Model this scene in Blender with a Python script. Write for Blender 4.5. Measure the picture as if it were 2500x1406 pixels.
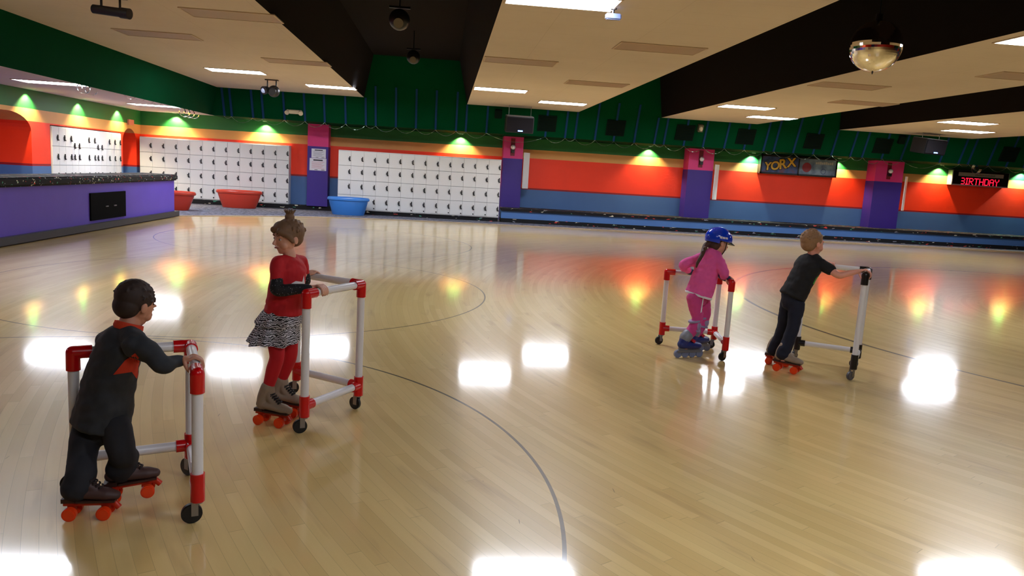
import bpy, bmesh, math, random
from math import sin, cos, pi, radians, sqrt, atan2
from mathutils import Vector, Matrix, noise
random.seed(7)
V = Vector
for o in list(bpy.data.objects): bpy.data.objects.remove(o)
sc = bpy.context.scene
C = bpy.context.collection

# ------------------------------------------------------------ camera
PITCH, ROLL, YAW, FPX = radians(8.60), radians(3.45), radians(5.52), 1845.0
EYE = V((0, 0, 1.45))
fw = V((sin(YAW)*cos(PITCH), cos(YAW)*cos(PITCH), -sin(PITCH)))
rt0 = V((cos(YAW), -sin(YAW), 0)); up0 = rt0.cross(fw)
rt = rt0*cos(ROLL) + up0*sin(ROLL); up = -rt0*sin(ROLL) + up0*cos(ROLL)
cam = bpy.data.cameras.new('camera'); camo = bpy.data.objects.new('camera', cam); C.objects.link(camo)
m = Matrix.Identity(4)
for i in range(3): m[i][0] = rt[i]; m[i][1] = up[i]; m[i][2] = -fw[i]; m[i][3] = EYE[i]
camo.matrix_world = m
cam.sensor_width = 36; cam.lens = FPX/2500*36; cam.clip_start = .05; cam.clip_end = 200
sc.camera = camo
def at(x, y, Y):                       # photo point -> place at depth Y
    d = rt*((x-1250)/FPX) + up*(-(y-703)/FPX) + fw
    return EYE + d*((Y-EYE.y)/d.y)

# ------------------------------------------------------------ world / exposure
w = bpy.data.worlds.new('world'); sc.world = w; w.use_nodes = True
w.node_tree.nodes['Background'].inputs[0].default_value = (.9, .85, .8, 1)
w.node_tree.nodes['Background'].inputs[1].default_value = 0.0
sc.view_settings.view_transform = 'Standard'; sc.view_settings.look = 'None'
sc.view_settings.exposure = 0.48; sc.view_settings.gamma = 1.0
sc.view_settings.use_curve_mapping = False
LIT = 24.0          # strength of a lit ceiling light
SPOT = 190.0

# ------------------------------------------------------------ materials
def lin(c):
    return tuple(((v/255)/12.92 if v/255 <= .04045 else ((v/255+.055)/1.055)**2.4) for v in c) + (1,)
MATS = {}
def mat(name, col, rough=.6, metal=0., spec=.5, emit=0., var=0., bump=0., scale=20., srgb=True):
    if name in MATS: return MATS[name]
    m = bpy.data.materials.new(name); m.use_nodes = True; nt = m.node_tree; b = nt.nodes['Principled BSDF']
    c = lin(col) if srgb else tuple(col)+(1,)
    b.inputs['Base Color'].default_value = c
    b.inputs['Roughness'].default_value = rough; b.inputs['Metallic'].default_value = metal
    b.inputs['Specular IOR Level'].default_value = spec
    if emit:
        b.inputs['Emission Color'].default_value = c; b.inputs['Emission Strength'].default_value = emit
    if var or bump:
        tc = nt.nodes.new('ShaderNodeTexCoord'); n = nt.nodes.new('ShaderNodeTexNoise')
        n.inputs['Scale'].default_value = scale; n.inputs['Detail'].default_value = 4
        nt.links.new(tc.outputs['Object'], n.inputs['Vector'])
        if var:
            mx = nt.nodes.new('ShaderNodeMix'); mx.data_type = 'RGBA'
            mx.inputs['A'].default_value = tuple(v*(1-var) for v in c[:3])+(1,)
            mx.inputs['B'].default_value = tuple(min(1, v*(1+var)) for v in c[:3])+(1,)
            nt.links.new(n.outputs['Fac'], mx.inputs['Factor']); nt.links.new(mx.outputs['Result'], b.inputs['Base Color'])
        if bump:
            bp = nt.nodes.new('ShaderNodeBump'); bp.inputs['Strength'].default_value = bump; bp.inputs['Distance'].default_value = .01
            nt.links.new(n.outputs['Fac'], bp.inputs['Height']); nt.links.new(bp.outputs['Normal'], b.inputs['Normal'])
    MATS[name] = m
    return m
class NT:                               # tiny node helper
    def __init__(s, name):
        s.m = bpy.data.materials.new(name); s.m.use_nodes = True; s.t = s.m.node_tree; s.b = s.t.nodes['Principled BSDF']; MATS[name] = s.m
    def n(s, typ, **k):
        x = s.t.nodes.new(typ)
        for a, v in k.items(): setattr(x, a, v)
        return x
    def l(s, a, b): s.t.links.new(a, b)
    def put(s, sock, v):
        if hasattr(v, 'links'): s.l(v, sock)
        else: sock.default_value = v
    def math(s, op, a, b=0., c=0.):
        x = s.n('ShaderNodeMath', operation=op)
        s.put(x.inputs[0], a); s.put(x.inputs[1], b); s.put(x.inputs[2], c)
        return x.outputs[0]
    def mix(s, f, a, b):
        x = s.n('ShaderNodeMix', data_type='RGBA')
        s.put(x.inputs['Factor'], f); s.put(x.inputs['A'], a); s.put(x.inputs['B'], b)
        return x.outputs['Result']
    def pos(s):
        g = s.n('ShaderNodeNewGeometry'); x = s.n('ShaderNodeSeparateXYZ'); s.l(g.outputs['Position'], x.inputs[0])
        return x.outputs[0], x.outputs[1], x.outputs[2], g.outputs['Position']
    def comb(s, a, b, c=0.):
        x = s.n('ShaderNodeCombineXYZ'); s.put(x.inputs[0], a); s.put(x.inputs[1], b); s.put(x.inputs[2], c)
        return x.outputs[0]

# painted stripes by height: blue / dark red line / orange / yellow / green
def bands(name, stops, rough=.55):
    t = NT(name); X, Y, Z, P = t.pos()
    n = t.n('ShaderNodeTexNoise'); n.inputs['Scale'].default_value = 1.3; n.inputs['Detail'].default_value = 3
    t.l(P, n.inputs['Vector'])
    col = lin(stops[0][1])
    for z, c in stops[1:]:
        col = t.mix(t.math('GREATER_THAN', Z, z), col, lin(c))
    f = t.math('MULTIPLY_ADD', n.outputs['Fac'], .25, .87)
    vm = t.n('ShaderNodeVectorMath', operation='SCALE'); t.put(vm.inputs[0], col); t.put(vm.inputs['Scale'], f)
    t.l(vm.outputs[0], t.b.inputs['Base Color']); t.b.inputs['Roughness'].default_value = rough
    # faint block joints
    s = t.math('ADD', X, Y)
    r = t.math('FLOOR', t.math('DIVIDE', Z, .2))
    jx = t.math('LESS_THAN', t.math('FRACT', t.math('DIVIDE', t.math('MULTIPLY_ADD', r, .2, s), .4)), .02)
    jz = t.math('LESS_THAN', t.math('FRACT', t.math('DIVIDE', Z, .2)), .04)
    bp = t.n('ShaderNodeBump'); bp.inputs['Strength'].default_value = .35; bp.inputs['Distance'].default_value = .004; bp.invert = True
    t.l(t.math('MAXIMUM', jx, jz), bp.inputs['Height']); t.l(bp.outputs['Normal'], t.b.inputs['Normal'])
    return t.m
BLUE, DRED, ORNG, YELL, GREN = (72, 108, 158), (150, 12, 22), (255, 56, 10), (224, 160, 88), (26, 108, 46)
M_wall = bands('wall_paint', [(0, BLUE), (.985, DRED), (1.035, ORNG), (1.95, YELL), (2.215, GREN)])
M_pil = bands('pillar_paint', [(0, (58, 34, 134)), (1.90, (220, 52, 128))])
M_green = mat('green_paint', (0, 58, 32), .9, spec=.05, var=.12, scale=2)
M_batten = mat('blue_batten', (22, 54, 96), .85, spec=.1)
M_black = mat('black_ceiling_paint', (24, 18, 16), .95, spec=.1)
M_purple = mat('purple_paint', (94, 72, 186), .55, var=.08, scale=3)
M_dgrey = mat('dark_grey_vinyl', (52, 52, 58), .5)

# ceiling tiles
t = NT('ceiling_tile'); X, Y, Z, P = t.pos()
n = t.n('ShaderNodeTexNoise'); n.inputs['Scale'].default_value = 1.1; n.inputs['Detail'].default_value = 5; t.l(P, n.inputs['Vector'])
sx = t.math('LESS_THAN', t.math('FRACT', t.math('DIVIDE', X, 1.22)), .006)
sy = t.math('LESS_THAN', t.math('FRACT', t.math('DIVIDE', t.math('ADD', Y, 100.25), .61)), .012)
seam = t.math('MULTIPLY', t.math('MAXIMUM', sx, sy), .22)
c = t.mix(n.outputs['Fac'], lin((190, 176, 162)), lin((204, 190, 176)))
t.l(t.mix(seam, c, lin((130, 105, 80))), t.b.inputs['Base Color']); t.b.inputs['Roughness'].default_value = .85
M_tile = t.m
M_sidetile = mat('side_ceiling', (205, 190, 200), .8, var=.05, scale=3)

# rink floor: narrow maple boards laid in arcs around the far end circle, painted circles
t = NT('maple_rink'); X, Y, Z, P = t.pos()
dx = t.math('SUBTRACT', X, 10.14); dy = t.math('SUBTRACT', Y, 8.55)
r = t.math('SQRT', t.math('ADD', t.math('MULTIPLY', dx, dx), t.math('MULTIPLY', dy, dy)))
th = t.math('ARCTAN2', dy, t.math('MULTIPLY', dx, -1.))
pw = .057
ri = t.math('DIVIDE', r, pw); idx = t.math('FLOOR', ri); fr = t.math('FRACT', ri)
wn = t.n('ShaderNodeTexWhiteNoise', noise_dimensions='1D'); t.l(idx, wn.inputs['W'])
al = t.math('ADD', t.math('MULTIPLY', t.math('MULTIPLY', th, idx), pw/1.3), t.math('MULTIPLY', wn.outputs['Value'], 9.7))
seg = t.math('FLOOR', al); fa = t.math('FRACT', al)
w2 = t.n('ShaderNodeTexWhiteNoise', noise_dimensions='2D'); t.l(t.comb(idx, seg), w2.inputs['Vector'])
gr = t.n('ShaderNodeTexNoise'); gr.inputs['Scale'].default_value = 1.; gr.inputs['Detail'].default_value = 5; gr.inputs['Roughness'].default_value = .65
t.l(t.comb(t.math('MULTIPLY', r, 26.), t.math('MULTIPLY', al, 1.7), t.math('MULTIPLY', w2.outputs['Value'], 20.)), gr.inputs['Vector'])
st = t.n('ShaderNodeTexNoise'); st.inputs['Scale'].default_value = 1.; st.inputs['Detail'].default_value = 3
t.l(t.comb(t.math('MULTIPLY', r, 9.), t.math('MULTIPLY', th, 16.)), st.inputs['Vector'])
big = t.n('ShaderNodeTexNoise'); big.inputs['Scale'].default_value = .35; big.inputs['Detail'].default_value = 3; t.l(P, big.inputs['Vector'])
c = t.mix(w2.outputs['Value'], lin((216, 184, 112)), lin((236, 207, 136)))
c = t.mix(t.math('MULTIPLY', gr.outputs['Fac'], .32), c, lin((176, 134, 84)))
dark = t.n('ShaderNodeMapRange'); dark.inputs['From Min'].default_value = .60; dark.inputs['From Max'].default_value = .74; t.l(st.outputs['Fac'], dark.inputs['Value'])
c = t.mix(t.math('MULTIPLY', dark.outputs[0], .40), c, lin((150, 108, 66)))
c = t.mix(t.math('MULTIPLY', big.outputs['Fac'], .30), c, lin((238, 212, 156)))
gap = t.math('MAXIMUM', t.math('LESS_THAN', fr, .035), t.math('LESS_THAN', fa, .003))
c = t.mix(t.math('MULTIPLY', gap, .25), c, lin((70, 42, 20)))
for cx, cy, rr, wd, cc in ((-2.31, 3.17, 2.876, .009, (26, 18, 22)), (-2.21, 8.86, 2.745, .008, (34, 24, 20)), (-2.28, 14.5, 2.85, .008, (60, 44, 40)), (10.14, 8.55, 6.2, .022, (42, 36, 46))):
    a = t.math('SUBTRACT', X, cx); b = t.math('SUBTRACT', Y, cy)
    q = t.math('ABSOLUTE', t.math('SUBTRACT', t.math('SQRT', t.math('ADD', t.math('MULTIPLY', a, a), t.math('MULTIPLY', b, b))), rr))
    c = t.mix(t.math('MULTIPLY', t.math('LESS_THAN', q, wd), .86), c, lin(cc))
# skate scuffs
sf = t.n('ShaderNodeTexVoronoi', feature='F1'); sf.inputs['Scale'].default_value = 1.
rot = t.n('ShaderNodeMapping'); rot.inputs['Rotation'].default_value[2] = .5; rot.inputs['Scale'].default_value = (14., 1.4, 1); t.l(P, rot.inputs['Vector'])
t.l(rot.outputs[0], sf.inputs['Vector'])
c = t.mix(t.math('MULTIPLY', t.math('LESS_THAN', sf.outputs['Distance'], .035), .5), c, lin((60, 40, 26)))
t.l(c, t.b.inputs['Base Color'])
rr_ = t.math('MULTIPLY_ADD', gr.outputs['Fac'], .06, .30)
t.l(rr_, t.b.inputs['Roughness']); t.b.inputs['Specular IOR Level'].default_value = .4; t.b.inputs['Coat Weight'].default_value = .9; t.b.inputs['Coat Roughness'].default_value = .085; t.b.inputs['Coat IOR'].default_value = 1.5
M_floor = t.m

# speckled grey carpet
t = NT('speckled_carpet'); X, Y, Z, P = t.pos()
n = t.n('ShaderNodeTexNoise'); n.inputs['Scale'].default_value = 9.; n.inputs['Detail'].default_value = 8; n.inputs['Roughness'].default_value = .8; t.l(P, n.inputs['Vector'])
mr = t.n('ShaderNodeMapRange'); mr.inputs['From Min'].default_value = .42; mr.inputs['From Max'].default_value = .62; t.l(n.outputs['Fac'], mr.inputs['Value'])
t.l(t.mix(mr.outputs[0], lin((44, 44, 54)), lin((136, 138, 158))), t.b.inputs['Base Color']); t.b.inputs['Roughness'].default_value = .95
M_carpet = t.m
# black carpet with coloured squiggles
t = NT('confetti_carpet'); X, Y, Z, P = t.pos()
col = lin((14, 12, 16))
for k, (rz, cc, th_) in enumerate(((.7, (220, 215, 190), .11), (-.8, (226, 70, 60), .10), (.3, (150, 150, 160), .10), (-.35, (70, 150, 120), .09))):
    mp = t.n('ShaderNodeMapping'); mp.inputs['Location'].default_value = (k*3.1, k*1.7, k)
    mp.inputs['Rotation'].default_value = (rz, rz, rz); mp.inputs['Scale'].default_value = (2.6, 9.5, 9.5)
    t.l(P, mp.inputs['Vector'])
    nn = t.n('ShaderNodeTexNoise'); nn.inputs['Scale'].default_value = 2.
    t.l(mp.outputs[0], nn.inputs['Vector'])
    ad = t.n('ShaderNodeVectorMath', operation='MULTIPLY_ADD'); t.l(nn.outputs['Color'], ad.inputs[0]); ad.inputs[1].default_value = (.9, .9, .9); t.l(mp.outputs[0], ad.inputs[2])
    vo = t.n('ShaderNodeTexVoronoi'); vo.inputs['Scale'].default_value = 1.; t.l(ad.outputs[0], vo.inputs['Vector'])
    col = t.mix(t.math('LESS_THAN', vo.outputs['Distance'], th_*1.35), col, lin(cc))
t.l(col, t.b.inputs['Base Color']); t.b.inputs['Roughness'].default_value = .9
M_conf = t.m
M_light = mat('lit_diffuser', (236, 242, 255), emit=LIT)
M_lightb = mat('lit_diffuser_boosted', (236, 242, 255), emit=LIT*1.45)  # same diffuser, glow raised to brighten the far walls and mid floor
M_unlit = mat('unlit_diffuser', (150, 126, 104), .5)
M_frame = mat('light_frame', (190, 170, 145), .6)
M_locker = mat('white_locker_paint', (222, 222, 220), .38, var=.03, scale=3)
M_lockerd = mat('locker_shadow_gap', (150, 150, 152), .7)
M_hasp = mat('locker_hasp_metal', (44, 44, 48), .4, metal=.6)
M_white = mat('white_paint', (226, 228, 232), .45)
M_dark = mat('black_plastic', (16, 16, 18), .4)
M_grille = mat('speaker_grille', (24, 22, 25), .9, spec=.1)
M_vent = mat('dark_vent', (8, 24, 18), .9, spec=.1)
M_slat = mat('vent_slat', (6, 16, 12), .9, spec=.1)
M_pvc = mat('white_pvc', (228, 226, 228), .28)
M_redf = mat('red_fitting', (204, 8, 16), .25)
M_blkf = mat('black_fitting', (20, 18, 20), .3)
M_rubber = mat('black_rubber', (16, 16, 18), .45)
M_steel = mat('caster_steel', (150, 148, 150), .35, metal=.9)
M_redtub = mat('red_plastic_tub', (188, 58, 40), .28)
M_bluetub = mat('blue_plastic_tub', (56, 122, 202), .28)
M_bluerise = mat('blue_riser_paint', (78, 120, 180), .5, var=.08, scale=2)
M_mirror = mat('mirror_tile', (235, 228, 215), .06, metal=1.)
M_garl = mat('foil_garland', (120, 140, 124), .3, metal=.9)
M_paper = mat('white_paper', (222, 222, 232), .6)
M_ink = mat('black_ink', (20, 18, 30), .6)
M_redink = mat('red_ink', (200, 60, 60), .6)
M_led = mat('red_led', (255, 20, 50), emit=2.2)
M_bled = mat('blue_led', (110, 160, 255), emit=5.)
M_bulb = mat('white_globe', (236, 226, 226), .3)
M_strip = mat('pale_edge_strip', (196, 176, 150), .4)
M_orwheel = mat('orange_wheel', (240, 66, 18), .3)
M_orplate = mat('orange_skate_plate', (196, 48, 18), .35)

# ------------------------------------------------------------ mesh helpers
def box(bm, c, s, R=None, mi=0):
    r = bmesh.ops.create_cube(bm, size=1.)
    for v in r['verts']:
        p = V((v.co.x*s[0], v.co.y*s[1], v.co.z*s[2]))
        v.co = (R @ p if R else p) + V(c)
    for f in {f for v in r['verts'] for f in v.link_faces}: f.material_index = mi
def bx(bm, x0, x1, y0, y1, z0, z1, mi=0): box(bm, ((x0+x1)/2, (y0+y1)/2, (z0+z1)/2), (abs(x1-x0), abs(y1-y0), abs(z1-z0)), None, mi)
def cyl(bm, a, b, r, r2=None, n=24, mi=0, caps=True):
    a = V(a); b = V(b); d = b-a
    M_ = Matrix.Translation((a+b)/2) @ d.to_track_quat('Z', 'Y').to_matrix().to_4x4()
    g = bmesh.ops.create_cone(bm, cap_ends=caps, segments=n, radius1=r, radius2=r if r2 is None else r2, depth=d.length, matrix=M_)
    for f in {f for v in g['verts'] for f in v.link_faces}: f.material_index = mi
def sph(bm, c, r, s=(1, 1, 1), R=None, u=20, v=12):
    g = bmesh.ops.create_uvsphere(bm, u_segments=u, v_segments=v, radius=1.)
    for q in g['verts']:
        p = V((q.co.x*r*s[0], q.co.y*r*s[1], q.co.z*r*s[2])); q.co = (R @ p if R else p) + V(c)
def smooth_path(pts, k=5):
    pts = [V(p) for p in pts]
    if len(pts) < 3: return [pts[0].lerp(pts[-1], i/k) for i in range(k+1)]
    P_ = [pts[0]*2-pts[1]]+pts+[pts[-1]*2-pts[-2]]; out = []
    for i in range(1, len(P_)-2):
        a, b, c, d = P_[i-1:i+3]
        for j in range(k):
            u = j/k
            out.append(.5*((2*b)+(c-a)*u+(2*a-5*b+4*c-d)*u*u+(3*b-a-3*c+d)*u**3))
    out.append(pts[-1]); return out
def lerp_list(L, k):
    out = []
    for i in range(len(L)-1):
        for j in range(k): out.append(L[i]+(L[i+1]-L[i])*j/k)
    out.append(L[-1]); return out
def rings_to_mesh(bm, rings, n=18):
    VS = []
    for c, a, b in rings:
        VS.append([bm.verts.new(c + a*cos(2*pi*i/n) + b*sin(2*pi*i/n)) for i in range(n)])
    for A, B in zip(VS, VS[1:]):
        for i in range(n): bm.faces.new((A[i], A[(i+1) % n], B[(i+1) % n], B[i]))
    bm.faces.new(list(reversed(VS[0]))); bm.faces.new(VS[-1])
def tube(bm, pts, rad, flat=1., ref=None, k=5, n=16, dome=True):
    rad = list(rad) if hasattr(rad, '__len__') else [rad]*len(pts)
    if len(pts) == 2 and len(rad) == 2: P_ = smooth_path(pts, k); Rr = lerp_list(rad, k)
    else: P_ = smooth_path(pts, k); Rr = lerp_list(rad, k)
    rings = []; ref = V(ref) if ref is not None else None
    prev = None
    T = []
    for i in range(len(P_)):
        a = P_[max(0, i-1)]; b = P_[min(len(P_)-1, i+1)]; T.append((b-a).normalized())
    for i, (p, r_) in enumerate(zip(P_, Rr)):
        tt = T[i]
        if ref is not None: s = tt.cross(ref)
        elif prev is None: s = tt.cross(V((0, 0, 1)) if abs(tt.z) < .9 else V((1, 0, 0)))
        else: s = prev - tt*prev.dot(tt)
        if s.length < 1e-5: s = tt.orthogonal()
        s.normalize(); prev = s; u = tt.cross(s).normalized()
        rings.append((p, s*r_, u*r_*flat))
    if dome:
        def dm(p, s, u, tt, r_):
            return [(p + tt*r_*sin(a)*.9, s*cos(a), u*cos(a)) for a in (radians(80), radians(60), radians(35))]
        c0, a0, b0 = rings[0]; c1, a1, b1 = rings[-1]
        rings = dm(c0, a0, b0, -T[0], Rr[0]*min(1, flat)) + rings + list(reversed(dm(c1, a1, b1, T[-1], Rr[-1]*min(1, flat))))
    rings_to_mesh(bm, rings, n)
def mesh(name, bm, mats, parent=None, smooth=None, matrix=None):
    if smooth is not None:
        for f in bm.faces: f.smooth = True
    bmesh.ops.recalc_face_normals(bm, faces=bm.faces)
    me = bpy.data.meshes.new(name); bm.to_mesh(me); bm.free()
    for m_ in (mats if isinstance(mats, (list, tuple)) else [mats]): me.materials.append(m_)
    o = bpy.data.objects.new(name, me); C.objects.link(o)
    if smooth: 
        me.set_sharp_from_angle(angle=radians(smooth))
    if parent: o.parent = parent; o.matrix_parent_inverse = Matrix.Translation(parent.location).inverted() if parent.rotation_euler.z == 0 else parent_inv(parent)
    return o
def parent_inv(p): return (Matrix.Translation(p.location) @ p.rotation_euler.to_matrix().to_4x4()).inverted()
def tag(o, label, cat, group=None):
    o['label'] = label; o['category'] = cat
    if group: o['group'] = group
    return o
def thing(name, label, cat, loc=(0, 0, 0), group=None):
    o = bpy.data.objects.new(name, None); C.objects.link(o); o.location = loc; o.empty_display_size = .1
    return tag(o, label, cat, group)
def struct(o): o['kind'] = 'structure'; return o
def B(): return bmesh.new()
def copy_tree(o, delta, parent=None):
    c = o.copy(); C.objects.link(c)
    if parent: c.parent = parent
    else: c.location = o.location + delta
    for ch in o.children: copy_tree(ch, delta, c)
    return c
def remesh(name, bm, mt, parent, vox, smooth_it=6, wr=0., wscale=18., fac=.5):
    bmesh.ops.recalc_face_normals(bm, faces=bm.faces)
    me = bpy.data.meshes.new(name); bm.to_mesh(me); bm.free()
    o = bpy.data.objects.new(name, me); C.objects.link(o)
    md = o.modifiers.new('r', 'REMESH'); md.mode = 'VOXEL'; md.voxel_size = vox; md.use_smooth_shade = True
    if smooth_it:
        ms = o.modifiers.new('s', 'SMOOTH'); ms.factor = fac; ms.iterations = smooth_it
    dg = bpy.context.evaluated_depsgraph_get()
    nm = bpy.data.meshes.new_from_object(o.evaluated_get(dg)); o.modifiers.clear(); o.data = nm; nm.name = name
    for p in nm.polygons: p.use_smooth = True
    if wr:
        for v in nm.vertices:
            q = v.co*wscale
            v.co += v.normal*wr*(noise.noise(V((q.x, q.y, q.z*1.8)))+.5*noise.noise(q*2.3))
    nm.materials.clear()
    for m_ in (mt if isinstance(mt, (list, tuple)) else [mt]): nm.materials.append(m_)
    if parent: o.parent = parent; o.matrix_parent_inverse = Matrix.Translation(parent.location).inverted()
    return o

# ------------------------------------------------------------ room shell
WY, LX, RX, NY = 23.7, -9.02, 24., -8.        # back wall, left wall, right wall, near wall
ZC, ZS, ZF, ZB = 3.285, 2.62, 2.55, 4.38       # ceiling panels, side ceiling, fascia foot, bay roof
EDGE = [(-6.2, 18.3), (-5.1, 19.3), (-4.0, 20.05), (-3.0, 20.55), (-2.0, 20.85), (-1.0, 21.05), (.3, 21.2), (1.6, 21.3), (4.5, 21.4), (8., 21.5), (14., 21.6), (19., 21.6), (23., 21.6)]
bm = B()
vs = [bm.verts.new((x, y, 0)) for x, y in EDGE] + [bm.verts.new(p) for p in ((23., NY, 0), (-6.2, NY, 0))]
bm.faces.new(vs)
g = bmesh.ops.extrude_face_region(bm, geom=bm.faces[:])
for v in [q for q in g['geom'] if isinstance(q, bmesh.types.BMVert)]: v.co.z = -.12
struct(mesh('floor', bm, M_floor))
bm = B()
def prism(bm, poly, z0, z1):
    a = [bm.verts.new((x, y, z0)) for x, y in poly]; b = [bm.verts.new((x, y, z1)) for x, y in poly]; n = len(poly)
    bm.faces.new(a); bm.faces.new(list(reversed(b)))
    for i in range(n): bm.faces.new((a[i], b[i], b[(i+1) % n], a[(i+1) % n]))
prism(bm, EDGE + [(23., NY), (RX, NY), (RX, WY), (-6.2, WY)], -.12, .004)
bx(bm, -11., -6.2, NY, WY, -.12, .004)
struct(mesh('floor_carpet', bm, M_carpet))
bm = B()
for (a, b) in zip(EDGE, EDGE[1:]):
    a = V((*a, .006)); b = V((*b, .006)); d = (b-a).normalized(); nrm = V((-d.y, d.x, 0))*.05
    q = [bm.verts.new(p) for p in (a-nrm*.2, b-nrm*.2, b+nrm, a+nrm)]; bm.faces.new(q)
g = bmesh.ops.extrude_face_region(bm, geom=bm.faces[:])
for v in [q for q in g['geom'] if isinstance(q, bmesh.types.BMVert)]: v.co.z = .016
struct(mesh('trim_1', bm, M_strip))
bm = B(); bx(bm, LX-2, RX+.2, WY, WY+.2, -.12, ZB+.2); struct(mesh('wall_back', bm, M_wall))
bm = B(); bx(bm, RX, RX+.2, NY, WY, -.12, ZB+.2); struct(mesh('wall_right', bm, M_wall))
bm = B(); bx(bm, LX-2, RX+.2, NY-.2, NY, -.12, ZB+.2); struct(mesh('wall_near', bm, M_wall))
# left wall with two arched openings and shallow passages behind them
ARCH = [(13.9, 17.67, 2.12, .9), (18.47, 22.28, 1.92, 0.), (22.42, 23.38, 2.07, .48)]
def arch_z(y):
    for a, b, top, r_ in ARCH:
        if a <= y <= b:
            if not r_: return top
            d = min(y-a, b-y)
            return top - (r_ - sqrt(max(0, r_*r_-(r_-min(d, r_))**2)))*(.42 if r_ > .6 else .8)
    return None
bm = B(); ys = [NY]
for a, b, top, r_ in ARCH:
    ys += [a] + [a+r_*(1-cos(pi/2*i/8)) for i in range(1, 9)] + [b-r_*(1-cos(pi/2*i/8)) for i in range(8, 0, -1)] + [b]
ys = sorted(set(round(y, 4) for y in ys + [WY]))
for y0, y1 in zip(ys, ys[1:]):
    mid = arch_z((y0+y1)/2)
    z0 = arch_z(y0+1e-5) if mid else -.12; z1 = arch_z(y1-1e-5) if mid else -.12
    q = [bm.verts.new(p) for p in ((LX, y0, z0), (LX, y1, z1), (LX, y1, ZS), (LX, y0, ZS))]; bm.faces.new(q)
    if mid:
        q = [bm.verts.new(p) for p in ((LX, y0, z0), (LX, y1, z1), (LX-1.4, y1, z1), (LX-1.4, y0, z0))]; bm.faces.new(q)
for a, b, top, r_ in ARCH:
    for y in (a, b):
        zz = arch_z(a+1e-4)
        q = [bm.verts.new(p) for p in ((LX, y, -.1), (LX-1.4, y, -.1), (LX-1.4, y, zz), (LX, y, zz))]; bm.faces.new(q)
    q = [bm.verts.new(p) for p in ((LX-1.4, a, -.1), (LX-1.4, b, -.1), (LX-1.4, b, top), (LX-1.4, a, top))]; bm.faces.new(q)
me = mesh('wall_left', bm, M_wall); struct(me)

# ceiling panels and the dark bays between them; sloping green fascia behind
PAN = [(-6.25, -2.32), (.53, 3.70), (6.10, 8.95), (11.45, 15.6), (18., RX)]
YT = 21.70                                    # fascia top where the panels meet it
def fasY(z): return 22.0 - (z-ZF)*(22.0-YT)/(ZC-ZF)
for x0, x1 in PAN:
    bm = B(); bx(bm, x0, x1, NY, YT+.02, ZC, ZC+.06)
    struct(mesh('ceiling', bm, M_tile))
bays = [(PAN[i][1], PAN[i+1][0]) for i in range(len(PAN)-1)]
for i, (x0, x1) in enumerate(bays):
    s = .27; yb = fasY(ZB)
    bm = B()
    def quad(*p): bm.faces.new([bm.verts.new(q) for q in p])
    quad((x0, NY, ZC), (x0, YT, ZC), (x0+s, yb, ZB), (x0+s, NY, ZB))
    quad((x1, NY, ZC), (x1, YT, ZC), (x1-s, yb, ZB), (x1-s, NY, ZB))
    quad((x0+s, NY, ZB), (x0+s, yb, ZB), (x1-s, yb, ZB), (x1-s, NY, ZB))
    struct(mesh('ceiling_bay', bm, M_black))
bm = B()
ytop = fasY(ZB)
q = [(-6.5, 22.0, ZF), (RX, 22.0, ZF), (RX, ytop, ZB), (-6.1, ytop, ZB), (-6.25, YT, ZC)]
bm.faces.new([bm.verts.new(p) for p in q])
bm.faces.new([bm.verts.new(p) for p in ((-6.5, NY, ZF), (-6.5, 22.0, ZF), (-6.25, YT, ZC), (-6.25, NY, ZC))])
struct(mesh('trim_2', bm, M_green))
bm = B(); bx(bm, -6.48, RX, 22.0, WY, ZF, ZF+.05); struct(mesh('ceiling_soffit', bm, M_green))
bm = B(); bx(bm, LX-1.6, -6.5, NY, WY, ZS, ZS+.05); bx(bm, -6.53, -6.5, NY, 22.0, ZF, ZS)
struct(mesh('ceiling_side', bm, M_sidetile))
bm = B(); bx(bm, LX-2.2, RX+.2, NY-.2, WY+.2, ZB+.15, ZB+.25); struct(mesh('ceiling_roof', bm, M_black))
# base strip of patterned carpet along the left part of the back wall
bm = B(); bx(bm, -8.95, -3.2, 23.36, WY, .0, .13); struct(mesh('baseboard_back', bm, M_conf))

# blue battens on the fascia
BX = [-5.95, -5.2, -4.5, -4.1]
x = -3.4
pat = [.6, .6, .72, .32]
bat = []
px_bat = [(548, 270), (566, 278), (618, 283), (643, 287), (695, 290), (745, 295), (793, 297), (844, 305), (893, 311), (917, 314), (966, 319), (1015, 319), (1063, 322), (1113, 322), (1137, 322), (1187, 327), (1331, 334), (1379, 340), (1403, 340), (1452, 343), (1498, 346), (1548, 348), (1597, 352), (1620, 353), (1669, 355), (1716, 357), (1768, 361), (1816, 365), (1864, 367), (1889, 366), (1937, 368), (1985, 374), (2030, 376), (2076, 380), (2105, 381), (2153, 384), (2200, 386), (2295, 390), (2341, 395), (2364, 396), (2412, 400), (2457, 404), (2500, 407)]
for (bxp, byp) in px_bat:
    p = at(bxp, byp, 21.97); bat.append(p.x)
bat += [bat[-1]+.6*i for i in range(1, 8)]
for xb in bat:
    if xb > RX-.1: continue
    top = ZC
    for b0, b1 in bays:
        if b0+.1 < xb < b1-.1: top = 3.6
    bm = B(); w_ = .028; o_ = .022
    y0, y1 = fasY(ZF), fasY(top)
    p = []
    for yy in (0, -o_):
        for xx in (-w_, w_):
            p.append(bm.verts.new((xb+xx, y0+yy, ZF-.005))); p.append(bm.verts.new((xb+xx, y1+yy, top-.01)))
    for f in ((0, 1, 3, 2), (4, 6, 7, 5), (0, 4, 5, 1), (2, 3, 7, 6), (0, 2, 6, 4), (1, 5, 7, 3)): bm.faces.new([p[i] for i in f])
    struct(mesh('fascia_batten', bm, M_batten))

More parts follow.
